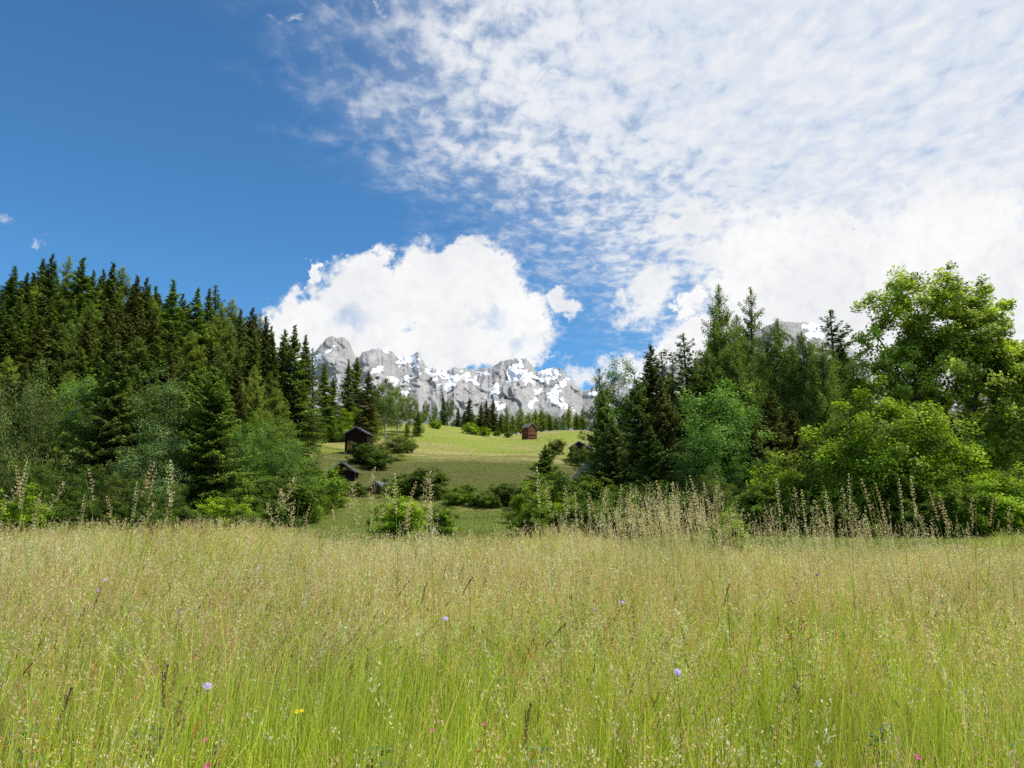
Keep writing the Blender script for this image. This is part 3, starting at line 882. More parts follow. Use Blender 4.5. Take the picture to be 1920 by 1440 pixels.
# ------------------------------------------------------------------ mountains
prof = [(300, 760), (420, 720), (520, 700), (560, 690), (585, 664), (603, 645), (612, 634), (624, 630), (634, 634), (646, 632), (655, 640), (662, 660), (669, 673), (682, 659),
        (700, 654), (722, 655), (735, 660), (743, 666), (764, 667), (785, 664), (796, 680), (803, 691), (822, 693), (838, 694), (852, 689), (870, 690), (886, 694),
        (905, 690), (915, 694), (932, 682), (950, 674), (968, 671), (985, 668), (993, 678), (1001, 690), (1008, 698), (1024, 691), (1040, 689), (1052, 691), (1064, 706), (1078, 720), (1092, 736),
        (1110, 728), (1140, 722), (1170, 706), (1195, 696), (1215, 704), (1240, 690), (1265, 682), (1300, 690), (1320, 665), (1345, 640), (1380, 640), (1410, 625), (1435, 612),
        (1460, 602), (1480, 603), (1500, 606), (1518, 603), (1545, 612), (1570, 630), (1600, 655), (1650, 690), (1720, 700), (1850, 700), (2000, 690)]
pxs = np.arange(300, 1990, 1.5)
nv = 230
vv = np.linspace(0, 1, nv)
prow = np.interp(pxs, [p[0] for p in prof], [p[1] for p in prof])
prow = prow - (np.abs(fbm(pxs / 22, pxs * 0 + 3.3, 5, .62)) - .3) * 4.5
PXg, VV = np.meshgrid(pxs, vv)
Rg = 850 + (prow[None] - 850) * VV                       # apparent height of each contour
Yf = 2900 + 120 * fbm(pxs / 160, pxs * 0 + 1, 2)
Yr = 3900 + 200 * fbm(pxs / 220, pxs * 0 + 8, 2)
qx = PXg + 16 * fbm(PXg / 60, Rg / 60, 3); qy = Rg + 16 * fbm(PXg / 60 + 40, Rg / 60, 3)
but = ridged(qx / 75 + qy / 190, qy / 120 + .3, 5, .5)   # buttresses and gullies
but2 = ridged(qx / 27 - qy / 60 + 9, qy / 40, 4, .5)
strata = fbm(qx / 90, (qy + qx * .35) / 9, 3)
dep = -62 * (but - 1.) - 15 * (but2 - 1.) + 7 * strata - 5 * fbm(PXg / 6, Rg / 6, 3, .55)
dep = dep * (.25 + .75 * np.clip((1 - VV) / .12, 0, 1))
Yg = Yf[None] + (Yr - Yf)[None] * VV ** .9 + dep
ux = (PXg - 960) / F; vr = (720 - Rg) / F
den = cp - vr * sp
Xg = ux / den * Yg
Zg = CZ + (sp + vr * cp) / den * Yg
rowsee = Rg


wxs = 7 * fbm(PXg / 14, Rg / 10, 4, .6); wys = 5 * fbm(PXg / 12 + 60, Rg / 8, 4, .6)


def el(cx, cy, rx, ry, ang=0.):
    ca, sa = math.cos(math.radians(ang)), math.sin(math.radians(ang))
    dx = PXg - cx + wxs; dy = rowsee - cy + wys
    return 1 - np.sqrt(((dx * ca + dy * sa) / rx) ** 2 + ((-dx * sa + dy * ca) / ry) ** 2)


snow = np.maximum.reduce([
    el(765, 672, 24, 10), el(755, 680, 14, 9), el(722, 657, 11, 4), el(707, 694, 13, 6, -25), el(738, 715, 11, 10), el(765, 712, 14, 7, -20),
    el(757, 735, 14, 5, -30), el(812, 705, 5, 22, -38), el(832, 702, 22, 8, 5), el(855, 712, 30, 6, -30), el(875, 703, 8, 13, -25), el(845, 725, 18, 4, -35),
    el(890, 712, 5, 14, -35), el(930, 730, 5, 18, 35), el(962, 700, 14, 18, 10), el(985, 706, 32, 14, 5), el(1030, 700, 22, 12), el(1018, 708, 22, 9),
    el(1050, 722, 24, 6, -35), el(975, 680, 6, 16, 0), el(1000, 755, 5, 14, 40), el(1040, 745, 12, 18, -40), el(1060, 762, 18, 5, 25), el(935, 762, 12, 10), el(620, 655, 16, 4, -35),
    el(598, 668, 6, 10, 20), el(590, 690, 5, 18, -15), el(1200, 705, 28, 8), el(1190, 722, 30, 8), el(1528, 611, 30, 11), el(1530, 628, 26, 9), el(1120, 735, 18, 7),
    el(690, 720, 5, 14, 30), el(778, 688, 5, 12, -30), el(905, 700, 12, 3), el(1008, 735, 10, 3, -30), el(975, 671, 14, 4)])
dy_ = np.gradient(Yg, axis=0); dz_ = np.gradient(Zg, axis=0)
flat_ = np.clip(dy_ / (np.abs(dz_) + .5) - 1.3, -1.5, 2.5)
flat_ = _gs(flat_, 1, 1.5)
rag = fbm(PXg / 9, Rg / 7, 4, .6)
sval = snow * 1.25 - .1 + rag * .62 + flat_ * .14
gen = .34 * flat_ + .5 * fbm(qx / 20 + 3, qy / 15, 3, .55) + .6 * (VV - .6) - .86
sn = np.maximum(sval - .1, gen)
sattr = np.clip(.5 + sn * 2.6, 0, 1)
# back side
V = np.stack([Xg, Yg, Zg], -1)
bk1 = V[-1].copy(); bk1[:, 1] += 500; bk1[:, 0] *= (bk1[:, 1] / V[-1][:, 1]); bk1[:, 2] *= .8
bk2 = V[-1].copy(); bk2[:, 1] += 2500; bk2[:, 2] = 50
V = np.concatenate([V, bk1[None], bk2[None]])
A = np.concatenate([sattr, sattr[-1:], sattr[-1:]])
ny_, nx_ = V.shape[:2]
ii = np.arange(nx_ * ny_).reshape(ny_, nx_)
q = np.stack([ii[:-1, :-1], ii[:-1, 1:], ii[1:, 1:], ii[1:, :-1]], -1).reshape(-1, 4)
g = MB(); g.add(V.reshape(-1, 3), q=q, a=A.ravel())
m, T = newmat('limestone_and_snow')
geo = T.n('ShaderNodeNewGeometry'); P = geo.outputs['Position']
a = T.noise(P, .012, 8, .7)
b = T.noise(T.v('MULTIPLY', P, (1, 1, 5)), .006, 6, .65)
st = T.noise(T.v('MULTIPLY', P, (3.5, 1, .35)), .012, 6, .7)
rock = T.mix(T.ss(a, .3, .7), (.24, .225, .21), (.42, .385, .345))
rock = T.mix(T.m('MULTIPLY', T.ss(b, .45, .62), .5), rock, (.33, .30, .27))
rock = T.mix(T.m('MULTIPLY', T.ss(st, .5, .66), .5), rock, (.19, .19, .2))
sx, sy, sz = T.sep(P)
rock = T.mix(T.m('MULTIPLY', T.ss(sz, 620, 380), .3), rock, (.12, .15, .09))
s_ = T.ss(T.m('ADD', T.attr('tint'), T.m('MULTIPLY', T.m('SUBTRACT', T.noise(P, .04, 7, .75), .5), 1.3)), .44, .6)
colr = T.mix(s_, rock, (.86, .87, .9))
out_surface(T, principled(T, T.mix(.10, colr, (.42, .5, .62)), .9, .1, bump(T, T.m('ADD', a, T.m('MULTIPLY', st, .8)), .45, 14)))  # slight blue air haze mixed into the rock and snow colour
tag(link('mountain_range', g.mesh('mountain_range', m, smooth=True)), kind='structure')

# ------------------------------------------------------------------ barns
def woodmat(name, c1, c2, sc=1.):
    m, T = newmat(name)
    tc = T.n('ShaderNodeTexCoord')
    n = T.noise(T.v('MULTIPLY', tc.outputs['Object'], (.8, .8, 9)), 2.2 * sc, 6, .7)
    n2 = T.noise(tc.outputs['Object'], 1.3, 3, .5)
    t = T.attr('tint')
    c = T.mix(T.ss(n, .3, .7), c1, c2)
    k = T.m('ADD', T.m('MULTIPLY', t, .9), T.m('ADD', T.m('MULTIPLY', n2, .5), .3))
    c = T.mix(1., c, T.xyz(k, k, k), 'MULTIPLY')
    out_surface(T, principled(T, c, .85, .15, bump(T, n, .6, .03)))
    return m


M['logs'] = woodmat('weathered_shaded_logs', (.012, .007, .005), (.045, .022, .014))  # old brown wood, darkened further to put the gable's shade into the colour
M['redlogs'] = woodmat('red_brown_logs', (.11, .04, .022), (.26, .1, .055))
M['roofw'] = woodmat('grey_roof_boards', (.07, .07, .075), (.2, .2, .21))
M['orange'] = woodmat('orange_brown_boards', (.15, .07, .03), (.32, .16, .07))
M['hole'] = woodmat('black_opening', (.003, .003, .003), (.008, .006, .005))


def barn(name, label, px, Y, rz, w, dp, hw, hr, wallm, ov=.45, dz=0., windows=0, door=False, low=None):
    x = at(px, 960, Y).x
    z = H(x, Y) + dz
    o = thing(name, label, 'barn', (x, Y, z), rz)
    g = MB(); r = random.Random(int(px))
    nl = int(hw / .24)
    for k in range(nl + 1):
        zz = -.5 + (hw + .5) * k / nl if False else k * hw / nl
        for (a, b) in (((-w / 2 - .18, -dp / 2), (w / 2 + .18, -dp / 2)), ((-w / 2 - .18, dp / 2), (w / 2 + .18, dp / 2))):
            g.tube([(a[0], a[1], zz), (0, a[1], zz), (b[0], b[1], zz)], .125, 8, r.uniform(.2, .9))
        for sx_ in (-w / 2, w / 2):
            g.tube([(sx_, -dp / 2 - .18, zz + .12), (sx_, 0, zz + .12), (sx_, dp / 2 + .18, zz + .12)], .125, 8, r.uniform(.2, .9))
    for sy_ in (-dp / 2, dp / 2):       # gable logs
        ng = int(hr / .24)
        for k in range(1, ng):
            hw2 = (w / 2) * (1 - k / ng)
            g.tube([(-hw2, sy_, hw + k * hr / ng), (0, sy_, hw + k * hr / ng), (hw2, sy_, hw + k * hr / ng)], .125, 8, r.uniform(.2, .9))
    g.box(-w / 2 + .05, w / 2 - .05, -dp / 2 + .05, dp / 2 - .05, -.7, hw, .05)
    link('wall', g.mesh('wall', M[wallm]), o)
    # stone footing
    f = MB()
    for sx_ in (-1, 1):
        for sy_ in (-1, 1):
            f.box(sx_ * w / 2 - .25, sx_ * w / 2 + .25, sy_ * dp / 2 - .25, sy_ * dp / 2 + .25, -1.2, -.1, .6)
    link('footing', f.mesh('footing', M['roofw']), o)
    # roof of boards
    for s in (-1, 1):
        g = MB()
        L_ = math.hypot(w / 2, hr); ux_, uz_ = (w / 2) / L_, hr / L_
        tot = L_ + ov * 1.2
        n = int((dp + 2 * ov) / .3)
        for k in range(n):
            y0 = -dp / 2 - ov + k * (dp + 2 * ov) / n; y1 = y0 + (dp + 2 * ov) / n - .015
            up = .03 * (k % 2)
            p0 = np.array([0, 0, hw + hr + .17 + up]); p1 = np.array([s * ux_ * tot, 0, hw + hr + .17 + up - uz_ * tot])
            nrm = np.array([s * uz_, 0, ux_]) * .045
            v = []
            for yy in (y0, y1):
                for p in (p0, p1):
                    v += [p + [0, yy, 0] - nrm, p + [0, yy, 0] + nrm]
            v = np.array(v)
            g.add(v, q=[(0, 2, 3, 1), (4, 5, 7, 6), (1, 3, 7, 5), (0, 4, 6, 2), (2, 6, 7, 3), (0, 1, 5, 4)], a=np.full(8, r.uniform(.3, 1)))
        link('roof', g.mesh('roof', M['roofw']), o)
        for yy in (-dp / 2 - ov - .05, dp / 2 + ov + .01):
            g = MB()
            p0 = np.array([0, 0, hw + hr + .1]); p1 = np.array([s * ux_ * tot, 0, hw + hr + .1 - uz_ * tot])
            v = []
            for y2 in (yy, yy + .04):
                for p in (p0, p1):
                    v += [p + [0, y2, -.1], p + [0, y2, .16]]
            g.add(np.array(v), q=[(0, 2, 3, 1), (4, 5, 7, 6), (1, 3, 7, 5), (0, 4, 6, 2), (2, 6, 7, 3), (0, 1, 5, 4)], a=np.full(8, .9))
            link('barge_board', g.mesh('barge_board', M['roofw']), o)
    for k in range(windows):
        g = MB(); cx = (k - (windows - 1) / 2) * w * .26
        g.box(cx - .22, cx + .22, -dp / 2 - .2, -dp / 2 - .1, .55, 1.05, .5)
        link('window', g.mesh('window', M['hole']), o)
    if low:
        g = MB()
        for k in range(5):
            g.box(-w / 2 + .1, w / 2 - .1, -dp / 2 - .17, -dp / 2 - .12, .02 + k * low / 5, (k + 1) * low / 5 - .02, r.uniform(.4, 1))
        link('lower_cladding', g.mesh('lower_cladding', M[wallm]), o)
    if door:
        g = MB()
        for k in range(5):
            g.box(-w / 2 + .3 + k * .2, -w / 2 + .485 + k * .2, -dp / 2 - .19, -dp / 2 - .13, .05, 1.95, r.uniform(.4, 1))
        link('door', g.mesh('door', M['orange']), o)
    return o


barn('barn', 'large dark log barn with grey roof behind a dark bush', 669, 155, math.radians(-5), 3.9, 4.3, 3.35, 1.15, 'logs', dz=.2, door=True)
barn('barn', 'small reddish log barn standing alone under the ridge', 993, 225, math.radians(27), 2.6, 3.2, 3.1, 1.1, 'redlogs', dz=.1, windows=3, low=1.5, ov=.35)
barn('barn', 'dark log barn sunk behind bushes with only its gable showing', 642, 108, math.radians(4), 3.0, 4.0, 2.2, 1.1, 'logs', dz=-1.2)
barn('barn', 'brown log barn mostly hidden behind the leafy bush in the field', 716, 97, math.radians(-14), 3.0, 3.5, 1.9, 1.2, 'redlogs', dz=-2.05)
barn('barn', 'dark barn with pale roof edge hidden by the right spruces', 1108, 112, math.radians(10), 3.4, 4.0, 2.9, 1.9, 'logs', dz=-1.5)
barn('barn', 'small weathered barn peeping out behind the olive bush', 1092, 162, math.radians(-18), 3.6, 3.6, 3.0, 1.1, 'logs', dz=-.6)

# ------------------------------------------------------------------ meadow grass
m, T = newmat('grass_blades')
c = T.attr('shade', 'Color')
d = principled(T, c, .6, .1)
tl = T.n('ShaderNodeBsdfTranslucent'); T.put(tl.inputs[0], T.mix(1., c, (1.22, 1.22, .7), 'MULTIPLY'))
mx = T.n('ShaderNodeMixShader'); mx.inputs[0].default_value = .42
T.nt.links.new(d, mx.inputs[1]); T.nt.links.new(tl.outputs[0], mx.inputs[2])
out_surface(T, mx.outputs[0])
M['grass'] = m


def ribbons(g, root, h, lean, bend, w, col, seg=4, tip=.15, r=RNG):
    """curved tapering blades; root (n,3), lean (n,2) horizontal offset of the tip"""
    n = len(root)
    s = np.linspace(0, 1, seg + 1)
    a = r.uniform(0, PI, n)
    wv = np.stack([np.cos(a) * .9, np.sin(a) * .45, np.zeros(n)], 1)
    V = np.zeros((n, seg + 1, 2, 3))
    for i, t in enumerate(s):
        cpt = root + np.concatenate([lean * (t ** bend)[:, None] if np.ndim(bend) else lean * (t ** bend), (h * t * (1 - .18 * t * np.clip(np.linalg.norm(lean, axis=1) / h, 0, 1)))[:, None]], 1)
        ww = w * (1 - (1 - tip) * t)
        V[:, i, 0] = cpt - wv * ww[:, None] * .5
        V[:, i, 1] = cpt + wv * ww[:, None] * .5
    k = 2 * (seg + 1)
    base = (np.arange(n) * k)[:, None]
    q = np.concatenate([base + np.array([[2 * i, 2 * i + 1, 2 * i + 3, 2 * i + 2]]) for i in range(seg)], 0)
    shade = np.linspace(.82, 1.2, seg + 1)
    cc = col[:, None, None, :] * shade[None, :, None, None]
    cc = np.broadcast_to(cc, (n, seg + 1, 2, 3))
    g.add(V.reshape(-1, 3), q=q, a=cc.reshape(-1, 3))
    return V[:, -1].mean(1)


def spikelets(g, p, d, ln, w, col, r=RNG):
    n = len(p)
    b = unit(np.cross(d, r.normal(0, 1, (n, 3))))
    v = np.stack([p - d * ln[:, None] * .5, p + b * w[:, None] * .5, p + d * ln[:, None] * .5, p - b * w[:, None] * .5], 1).reshape(-1, 3)
    g.add(v, q=np.arange(4 * n).reshape(-1, 4), a=np.repeat(col, 4, 0))


def pal(r, n, a, b):
    t = r.random((n, 1))
    return np.array(a) * (1 - t) + np.array(b) * t


def tufts(r, n, y0, y1, per, sig, tmax=.72):
    """points gathered in tufts; returns x, y, tuft index, number of tufts"""
    m = max(1, int(n / per))
    cx, cy = scatter(r, m, y0, y1, tmax)
    ok = r.random(m) < np.clip(.68 + 1.1 * fbm(cx / .7 + 90, cy / .9, 3), .06, 1)
    cx, cy = cx[ok], cy[ok]; m = len(cx)
    k = r.integers(0, m, n)
    s_ = sig * (.5 + r.random(m))[k]
    return cx[k] + r.normal(0, 1, n) * s_, cy[k] + r.normal(0, 1, n) * s_, k, m, cx[k], cy[k]


def scatter(r, n, y0, y1, tmax=.72):
    """points spread evenly per square metre in the visible wedge"""
    y = np.sqrt(r.random(n) * (y1 ** 2 - y0 ** 2) + y0 ** 2)
    t = r.uniform(-tmax, tmax, n)
    return t * y, y


def panicle(g, tipb, h_stem, root, lean, r, kind, size, cnt, col0, spread):
    """cloud of spikelets round the upper part of each stem. arrays over stems"""
    n = len(root)
    tt = r.random((n, cnt))
    pl = size[:, None]
    f = 1 - tt * pl / h_stem[:, None]
    base = root[:, None] + np.concatenate([lean[:, None] * (f ** 2)[..., None], (h_stem[:, None] * f)[..., None]], 2)
    width = spread[:, None] * (np.sin(PI * np.clip(tt * .92 + .06, 0, 1)) ** .8 * .9 + .08)
    az = r.uniform(0, 2 * PI, (n, cnt))
    rr = width * r.random((n, cnt)) ** .6
    off = np.stack([np.cos(az) * rr, np.sin(az) * rr, -rr * .25 + .5 * rr * r.random((n, cnt))], 2)
    p = base + off
    d = unit(np.stack([np.cos(az) * .5, np.sin(az) * .5, np.full((n, cnt), .75)], 2) + r.normal(0, .35, (n, cnt, 3)) + np.concatenate([lean, np.zeros((n, 1))], 1)[:, None] * .8)
    return p.reshape(-1, 3), d.reshape(-1, 3)


GREENS = ((.22, .33, .035), (.42, .5, .09))
def meadow():
    g = MB(); r = np.random.default_rng(77)
    # ---- leaf blades
    for (y0, y1, dens, wmin, hh) in ((1.3, 4.2, 2100, .005, (.25, .7)), (4.2, 8, 1100, .0075, (.25, .55)), (8, 15.5, 300, .012, (.25, .45)), (15.5, 24, 90, .02, (.3, .5))):
        n = int(dens * .72 * (y1 ** 2 - y0 ** 2))
        x, y, tk, tm, tx, ty = tufts(r, n, y0, y1, 22, .035 + .004 * y0)
        z = hgt(x, y)
        pat = fbm(x / 1.7, y / 1.7, 3)
        h = r.uniform(*hh, n) * (1 + .3 * pat) * (r.uniform(.65, 1.25, tm))[tk]
        root = np.stack([x, y, z - .02], 1)
        a = r.uniform(0, 2 * PI, n); L = h * np.abs(r.normal(0, .24, n))
        tl_ = r.normal(0, .13, (tm, 2))[tk]
        lean = np.stack([np.cos(a) * L + .05, np.sin(a) * L], 1) + np.stack([x - tx, y - ty], 1) * 3. + tl_ * h[:, None]
        col = pal(r, tm, (.2, .32, .016), (.76, .8, .06))[tk] * .6 + pal(r, n, (.24, .36, .018), (.74, .78, .06)) * .4
        tdark = (r.random(tm) < .17)[tk][:, None]
        col = np.where(tdark, col * .42, col)
        k = (r.random(n) < .12)[:, None]
        col = np.where(k, pal(r, n, (.5, .38, .1), (.75, .58, .22)), col)
        k = (r.random(n) < .13)[:, None]
        col = np.where(k, pal(r, n, (.05, .1, .015), (.12, .2, .03)), col)
        k = (r.random(n) < .10)[:, None]
        col = np.where(k, pal(r, n, (.14, .27, .06), (.28, .42, .12)), col)
        dry = np.clip(fbm(x / 1.3 + 40, y / 2., 3) * 1.3 - .05, 0, .75)[:, None]
        col = col * (1 - dry) + pal(r, n, (.4, .3, .1), (.62, .5, .2)) * dry
        col = col * (1 + .38 * fbm(x / .7 + 3, y / .9, 3))[:, None]
        w = r.uniform(.7, 1.5, n) * wmin
        ribbons(g, root, h, lean, 1.8, w, col, 4, .1, r)
    # ---- flowering stems with seed heads
    LOD = ((1.4, 3.4, 210, 1.0, 34), (3.4, 6, 420, 1.4, 28), (6, 10, 620, 2.0, 20), (10, 15.5, 420, 3.1, 14), (15.5, 21, 50, 3.4, 12))
    for (y0, y1, dens, ws, cnt) in LOD:
        n = int(dens * .72 * (y1 ** 2 - y0 ** 2))
        x, y = scatter(r, n, y0, y1)
        x, y, tk, tm, tx, ty = tufts(r, n, y0, y1, 9, .05 + .006 * y0)
        ok = r.random(n) < np.clip(.75 + 1.0 * fbm(x / 1.5 + 70, y / 2.2, 3), .12, 1)
        x = x[ok]; y = y[ok]; tk = tk[ok]; tx = tx[ok]; ty = ty[ok]; n = len(x)
        z = hgt(x, y)
        pat = fbm(x / 1.4 + 9, y / 1.4, 3)
        h = r.normal(.66, .08, n) * (1 + (.16 if y0 < 8 else .26) * pat) * r.normal(1, .13, tm)[tk]
        h = np.clip(h, .35, .95)
        h *= np.interp(y, [1.5, 3, 17, 21], [.92, 1., 1., .75])
        root = np.stack([x, y, z - .02], 1)
        a = r.uniform(0, 2 * PI, n); L = h * np.abs(r.normal(0, .17, n))
        lean = np.stack([np.cos(a) * L + .05, np.sin(a) * L], 1) + np.stack([x - tx, y - ty], 1) * 1.5 + r.normal(0, .12, (tm, 2))[tk] * h[:, None]
        col = pal(r, n, (.36, .5, .05), (.62, .7, .13))
        kd = (r.random(n) < .3)[:, None]
        col = np.where(kd, pal(r, n, (.45, .38, .14), (.6, .5, .24)), col)
        w = np.full(n, .003) * ws * r.uniform(.8, 1.3, n)
        ribbons(g, root, h, lean, 2., w, col, 4, .5, r)
        kind = np.clip(r.random(tm)[tk] * .8 + .1 + r.normal(0, .04, n) + .42 * fbm(x / 1.9, y / 2.6 + 7, 2), 0, 1)
        # kinds of head by share
        for lo, hi, c1, c2, size, spr, cf, sl, sw in (
                (-1, .36, (.72, .46, .24), (.93, .74, .44), (.10, .18), (.012, .035), 1., .0085, .0028),     # tawny open panicle
                (.36, .64, (.6, .31, .18), (.84, .52, .34), (.08, .14), (.012, .03), 1.1, .0065, .0024),     # pinkish brown
                (.64, .76, (.66, .64, .36), (.82, .78, .52), (.10, .16), (.01, .03), .8, .011, .0032),      # cream oats
                (.76, .84, (.15, .08, .05), (.32, .2, .12), (.05, .08), (.003, .005), .9, .006, .003),       # dark spikes
                (.84, .875, (.45, .15, .06), (.62, .26, .1), (.08, .14), (.006, .012), 1., .006, .004),       # rusty sorrel
                (.875, 2, (.36, .44, .12), (.5, .52, .2), (.05, .1), (.003, .008), .7, .007, .003)):         # still green heads
            k = (kind >= lo) & (kind < hi)
            m_ = int(k.sum())
            if not m_: continue
            c_ = max(4, int(cnt * cf))
            p, d = panicle(g, None, h[k], root[k], lean[k], r, 0, r.uniform(*size, m_), c_, None, r.uniform(*spr, m_) * (1 + .1 * ws))
            cc = np.repeat(pal(r, m_, c1, c2) * np.clip(1 + .4 * fbm(x[k] / 1.1 + 20, y[k] / 1.6, 2), .5, 1.25)[:, None], c_, 0) * r.uniform(.75, 1.25, (m_ * c_, 1))
            nn = m_ * c_
            spikelets(g, p, d, sl * (.75 + .45 * ws) * r.uniform(.7, 1.4, nn), sw * (.75 + .55 * ws) * r.uniform(.7, 1.3, nn), np.clip(cc, 0, .9), r)
    # ---- bare culms: long upright stems without a head
    for (y0, y1, dens, ws) in ((1.3, 3.6, 520, 1.), (3.6, 5.5, 160, 1.3)):
        n = int(dens * .72 * (y1 ** 2 - y0 ** 2))
        x, y = scatter(r, n, y0, y1)
        z = hgt(x, y)
        h = np.clip(r.normal(.58, .1, n) * (1 + .2 * fbm(x / 1.1, y / 1.1 + 30, 2)), .3, .85)
        a = r.uniform(0, 2 * PI, n); L = h * np.abs(r.normal(0, .1, n))
        lean = np.stack([np.cos(a) * L + .05, np.sin(a) * L], 1)
        col = pal(r, n, (.44, .56, .04), (.78, .82, .13)) * (1 + .25 * fbm(x / .7, y / .7, 2))[:, None]
        ribbons(g, np.stack([x, y, z - .02], 1), h, lean, 2., .0032 * ws * r.uniform(.7, 1.4, n), np.clip(col, 0, .85), 3, .5, r)
    # ---- taller clumps of tawny grass that lift over the rim
    cl = [(.185, 6.8, 150, .2, 1.26), (.22, 7.0, 110, .18, 1.28), (.13, 7.6, 75, .3, 1.16), (.28, 7.6, 70, .3, 1.14), (.08, 7.4, 50, .2, 1.12), (.33, 8.0, 110, .4, 1.18), (.42, 8.0, 150, .4, 1.22), (.5, 7.8, 90, .45, 1.15),
          (.07, 8.0, 120, .35, 1.02), (.57, 9, 120, .5, 1.0), (-.15, 5.6, 75, .3, 1.05), (-.11, 5.2, 60, .22, 1.1), (-.27, 6, 60, .35, 1.03), (-.58, 6, 90, .5, 1.04), (-.38, 7, 90, .8, 1.0), (0, 6.5, 80, .5, .96), (.38, 7, 90, .9, .94),
          (-.5, 8, 90, 2.2, .93), (-.25, 9, 80, 2., .9), (0, 8, 90, 2., .92), (.25, 7, 80, 2., .9), (.5, 7, 90, 2., .92), (-.4, 4.5, 30, 1.5, .97), (.1, 4.5, 26, 1.5, .95), (.5, 4.6, 30, 1.2, .95)]
    for t, Y, n, sg, hm in cl:
        y = np.maximum(r.normal(Y, .45 if sg < 1.9 else 1.9, n), 3.); x = t * Y + r.normal(0, sg * 1.2, n)
        z = hgt(x, y); h = np.clip(r.normal(hm, .1, n), .6, hm + .2)
        root = np.stack([x, y, z - .02], 1)
        a = r.uniform(0, 2 * PI, n); L = h * np.abs(r.normal(0, .1, n))
        lean = np.stack([np.cos(a) * L - .07, np.sin(a) * L], 1)
        ribbons(g, root, h, lean, 2., np.full(n, .0036), pal(r, n, (.4, .42, .1), (.6, .52, .24)), 5, .4, r)
        c_ = 30
        p, d = panicle(g, None, h, root, lean, r, 0, r.uniform(.16, .26, n), c_, None, r.uniform(.012, .035, n))
        cc = np.repeat(pal(r, n, (.66, .46, .3), (.92, .82, .56)), c_, 0) * r.uniform(.8, 1.2, (n * c_, 1))
        spikelets(g, p, d, .013 * r.uniform(.7, 1.4, n * c_), .0045 * r.uniform(.7, 1.4, n * c_), np.clip(cc, 0, .9), r)
    return g


tag(link('meadow_grass', meadow().mesh('meadow_grass', M['grass'], col=True)),
    'tall yellow green meadow grass with tawny seed heads filling the foreground', 'grass', kind='stuff')


def lawn():
    g = MB(); r = np.random.default_rng(5)
    for (y0, y1, n, tm, w, hh) in ((21, 45, 60000, .66, .03, (.06, .2)), (45, 95, 60000, .5, .06, (.1, .28)), (95, 180, 30000, .33, .12, (.06, .18)), (180, 285, 20000, .3, .2, (.05, .14))):
        x, y = scatter(r, n, y0, y1, tm)
        z = hgt(x, y)
        h = r.uniform(*hh, n) * (1 + .4 * pn(x / 6, y / 6))
        a = r.uniform(0, 2 * PI, n); L = h * r.uniform(0, .6, n)
        lean = np.stack([np.cos(a) * L, np.sin(a) * L], 1)
        t = np.clip(.5 + .9 * fbm(x / 14, y / 9, 3), 0, 1)[:, None]
        c1 = pal(r, n, (.13, .2, .025), (.26, .34, .055)); c2 = pal(r, n, (.36, .35, .1), (.62, .55, .2))
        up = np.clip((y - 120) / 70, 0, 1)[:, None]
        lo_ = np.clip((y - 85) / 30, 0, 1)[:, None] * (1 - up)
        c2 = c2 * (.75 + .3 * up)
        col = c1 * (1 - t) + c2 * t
        col = col * (1 - .58 * lo_)  # lower field tufts darkened to match, shade put into their colour
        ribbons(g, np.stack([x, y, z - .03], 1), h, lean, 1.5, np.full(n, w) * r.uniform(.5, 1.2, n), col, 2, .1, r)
    return g


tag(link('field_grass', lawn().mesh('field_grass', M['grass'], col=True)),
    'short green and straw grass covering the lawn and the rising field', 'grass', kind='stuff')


# ------------------------------------------------------------------ single tall stalks
def stalk_mesh(seed, h, hl, spr, n, lean, c1, c2):
    r = np.random.default_rng(seed)
    g = MB(); s = MB()
    root = np.zeros((1, 3)); ln = np.array([[lean, 0.02]])
    t = np.linspace(0, 1, 9)
    pts = np.stack([lean * t ** 2, .02 * t ** 2, h * t], 1)
    g.tube(pts, np.interp(t, [0, 1], [.0021, .0008]), 5, 0)
    g.A = [np.tile(np.array([.36, .46, .1]), (len(a_), 1)) for a_ in g.A]
    # two stem leaves
    ribbons(g, np.array([[lean * .06, 0, h * .25], [lean * .2, 0, h * .45]]), np.array([.22, .16]), np.array([[.1, .05], [-.08, .06]]), 1.6, np.array([.006, .005]), np.array([[.3, .42, .07], [.34, .44, .08]]), 5, .1, r)
    hs = np.array([h])
    sz = np.array([hl])
    # whorls of side branches
    P_, D_ = [], []
    nw = max(5, int(hl / .018))
    for k in range(nw):
        f = 1 - (k / nw) * hl / h
        b0 = np.array([lean * f ** 2, .02 * f ** 2, h * f])
        wd = spr * (math.sin(PI * min(1, k / nw * .85 + .12)) + .1)
        for j in range(5):
            az = r.uniform(0, 2 * PI)
            L_ = wd * r.uniform(.4, 1.1)
            e_ = b0 + np.array([math.cos(az) * L_, math.sin(az) * L_, L_ * r.uniform(.1, .9)])
            s.tube(np.array([b0, (b0 + e_) / 2 + [0, 0, .1 * L_], e_]), .00045, 3, 0)
            s.A[-1] = np.tile(np.array([.5, .42, .22]), (9, 1))
            for q_ in range(max(1, n // (nw * 5))):
                f2 = r.uniform(.35, 1.1)
                P_.append(b0 + (e_ - b0) * f2 + r.normal(0, .0025, 3)); D_.append(unit(np.array([math.cos(az) * .5, math.sin(az) * .5, .6]) + r.normal(0, .3, 3)))
    P_ = np.array(P_); D_ = np.array(D_); m_ = len(P_)
    for _ in range(1):
        spikelets(s, P_, D_, .0115 * r.uniform(.7, 1.4, m_), .0042 * r.uniform(.7, 1.3, m_), np.clip(pal(r, m_, c1, c2), 0, .9), r)
    return g.mesh('stalk_stem', M['grass'], col=True, smooth=True), s.mesh('stalk_seed_head', M['grass'], col=True)


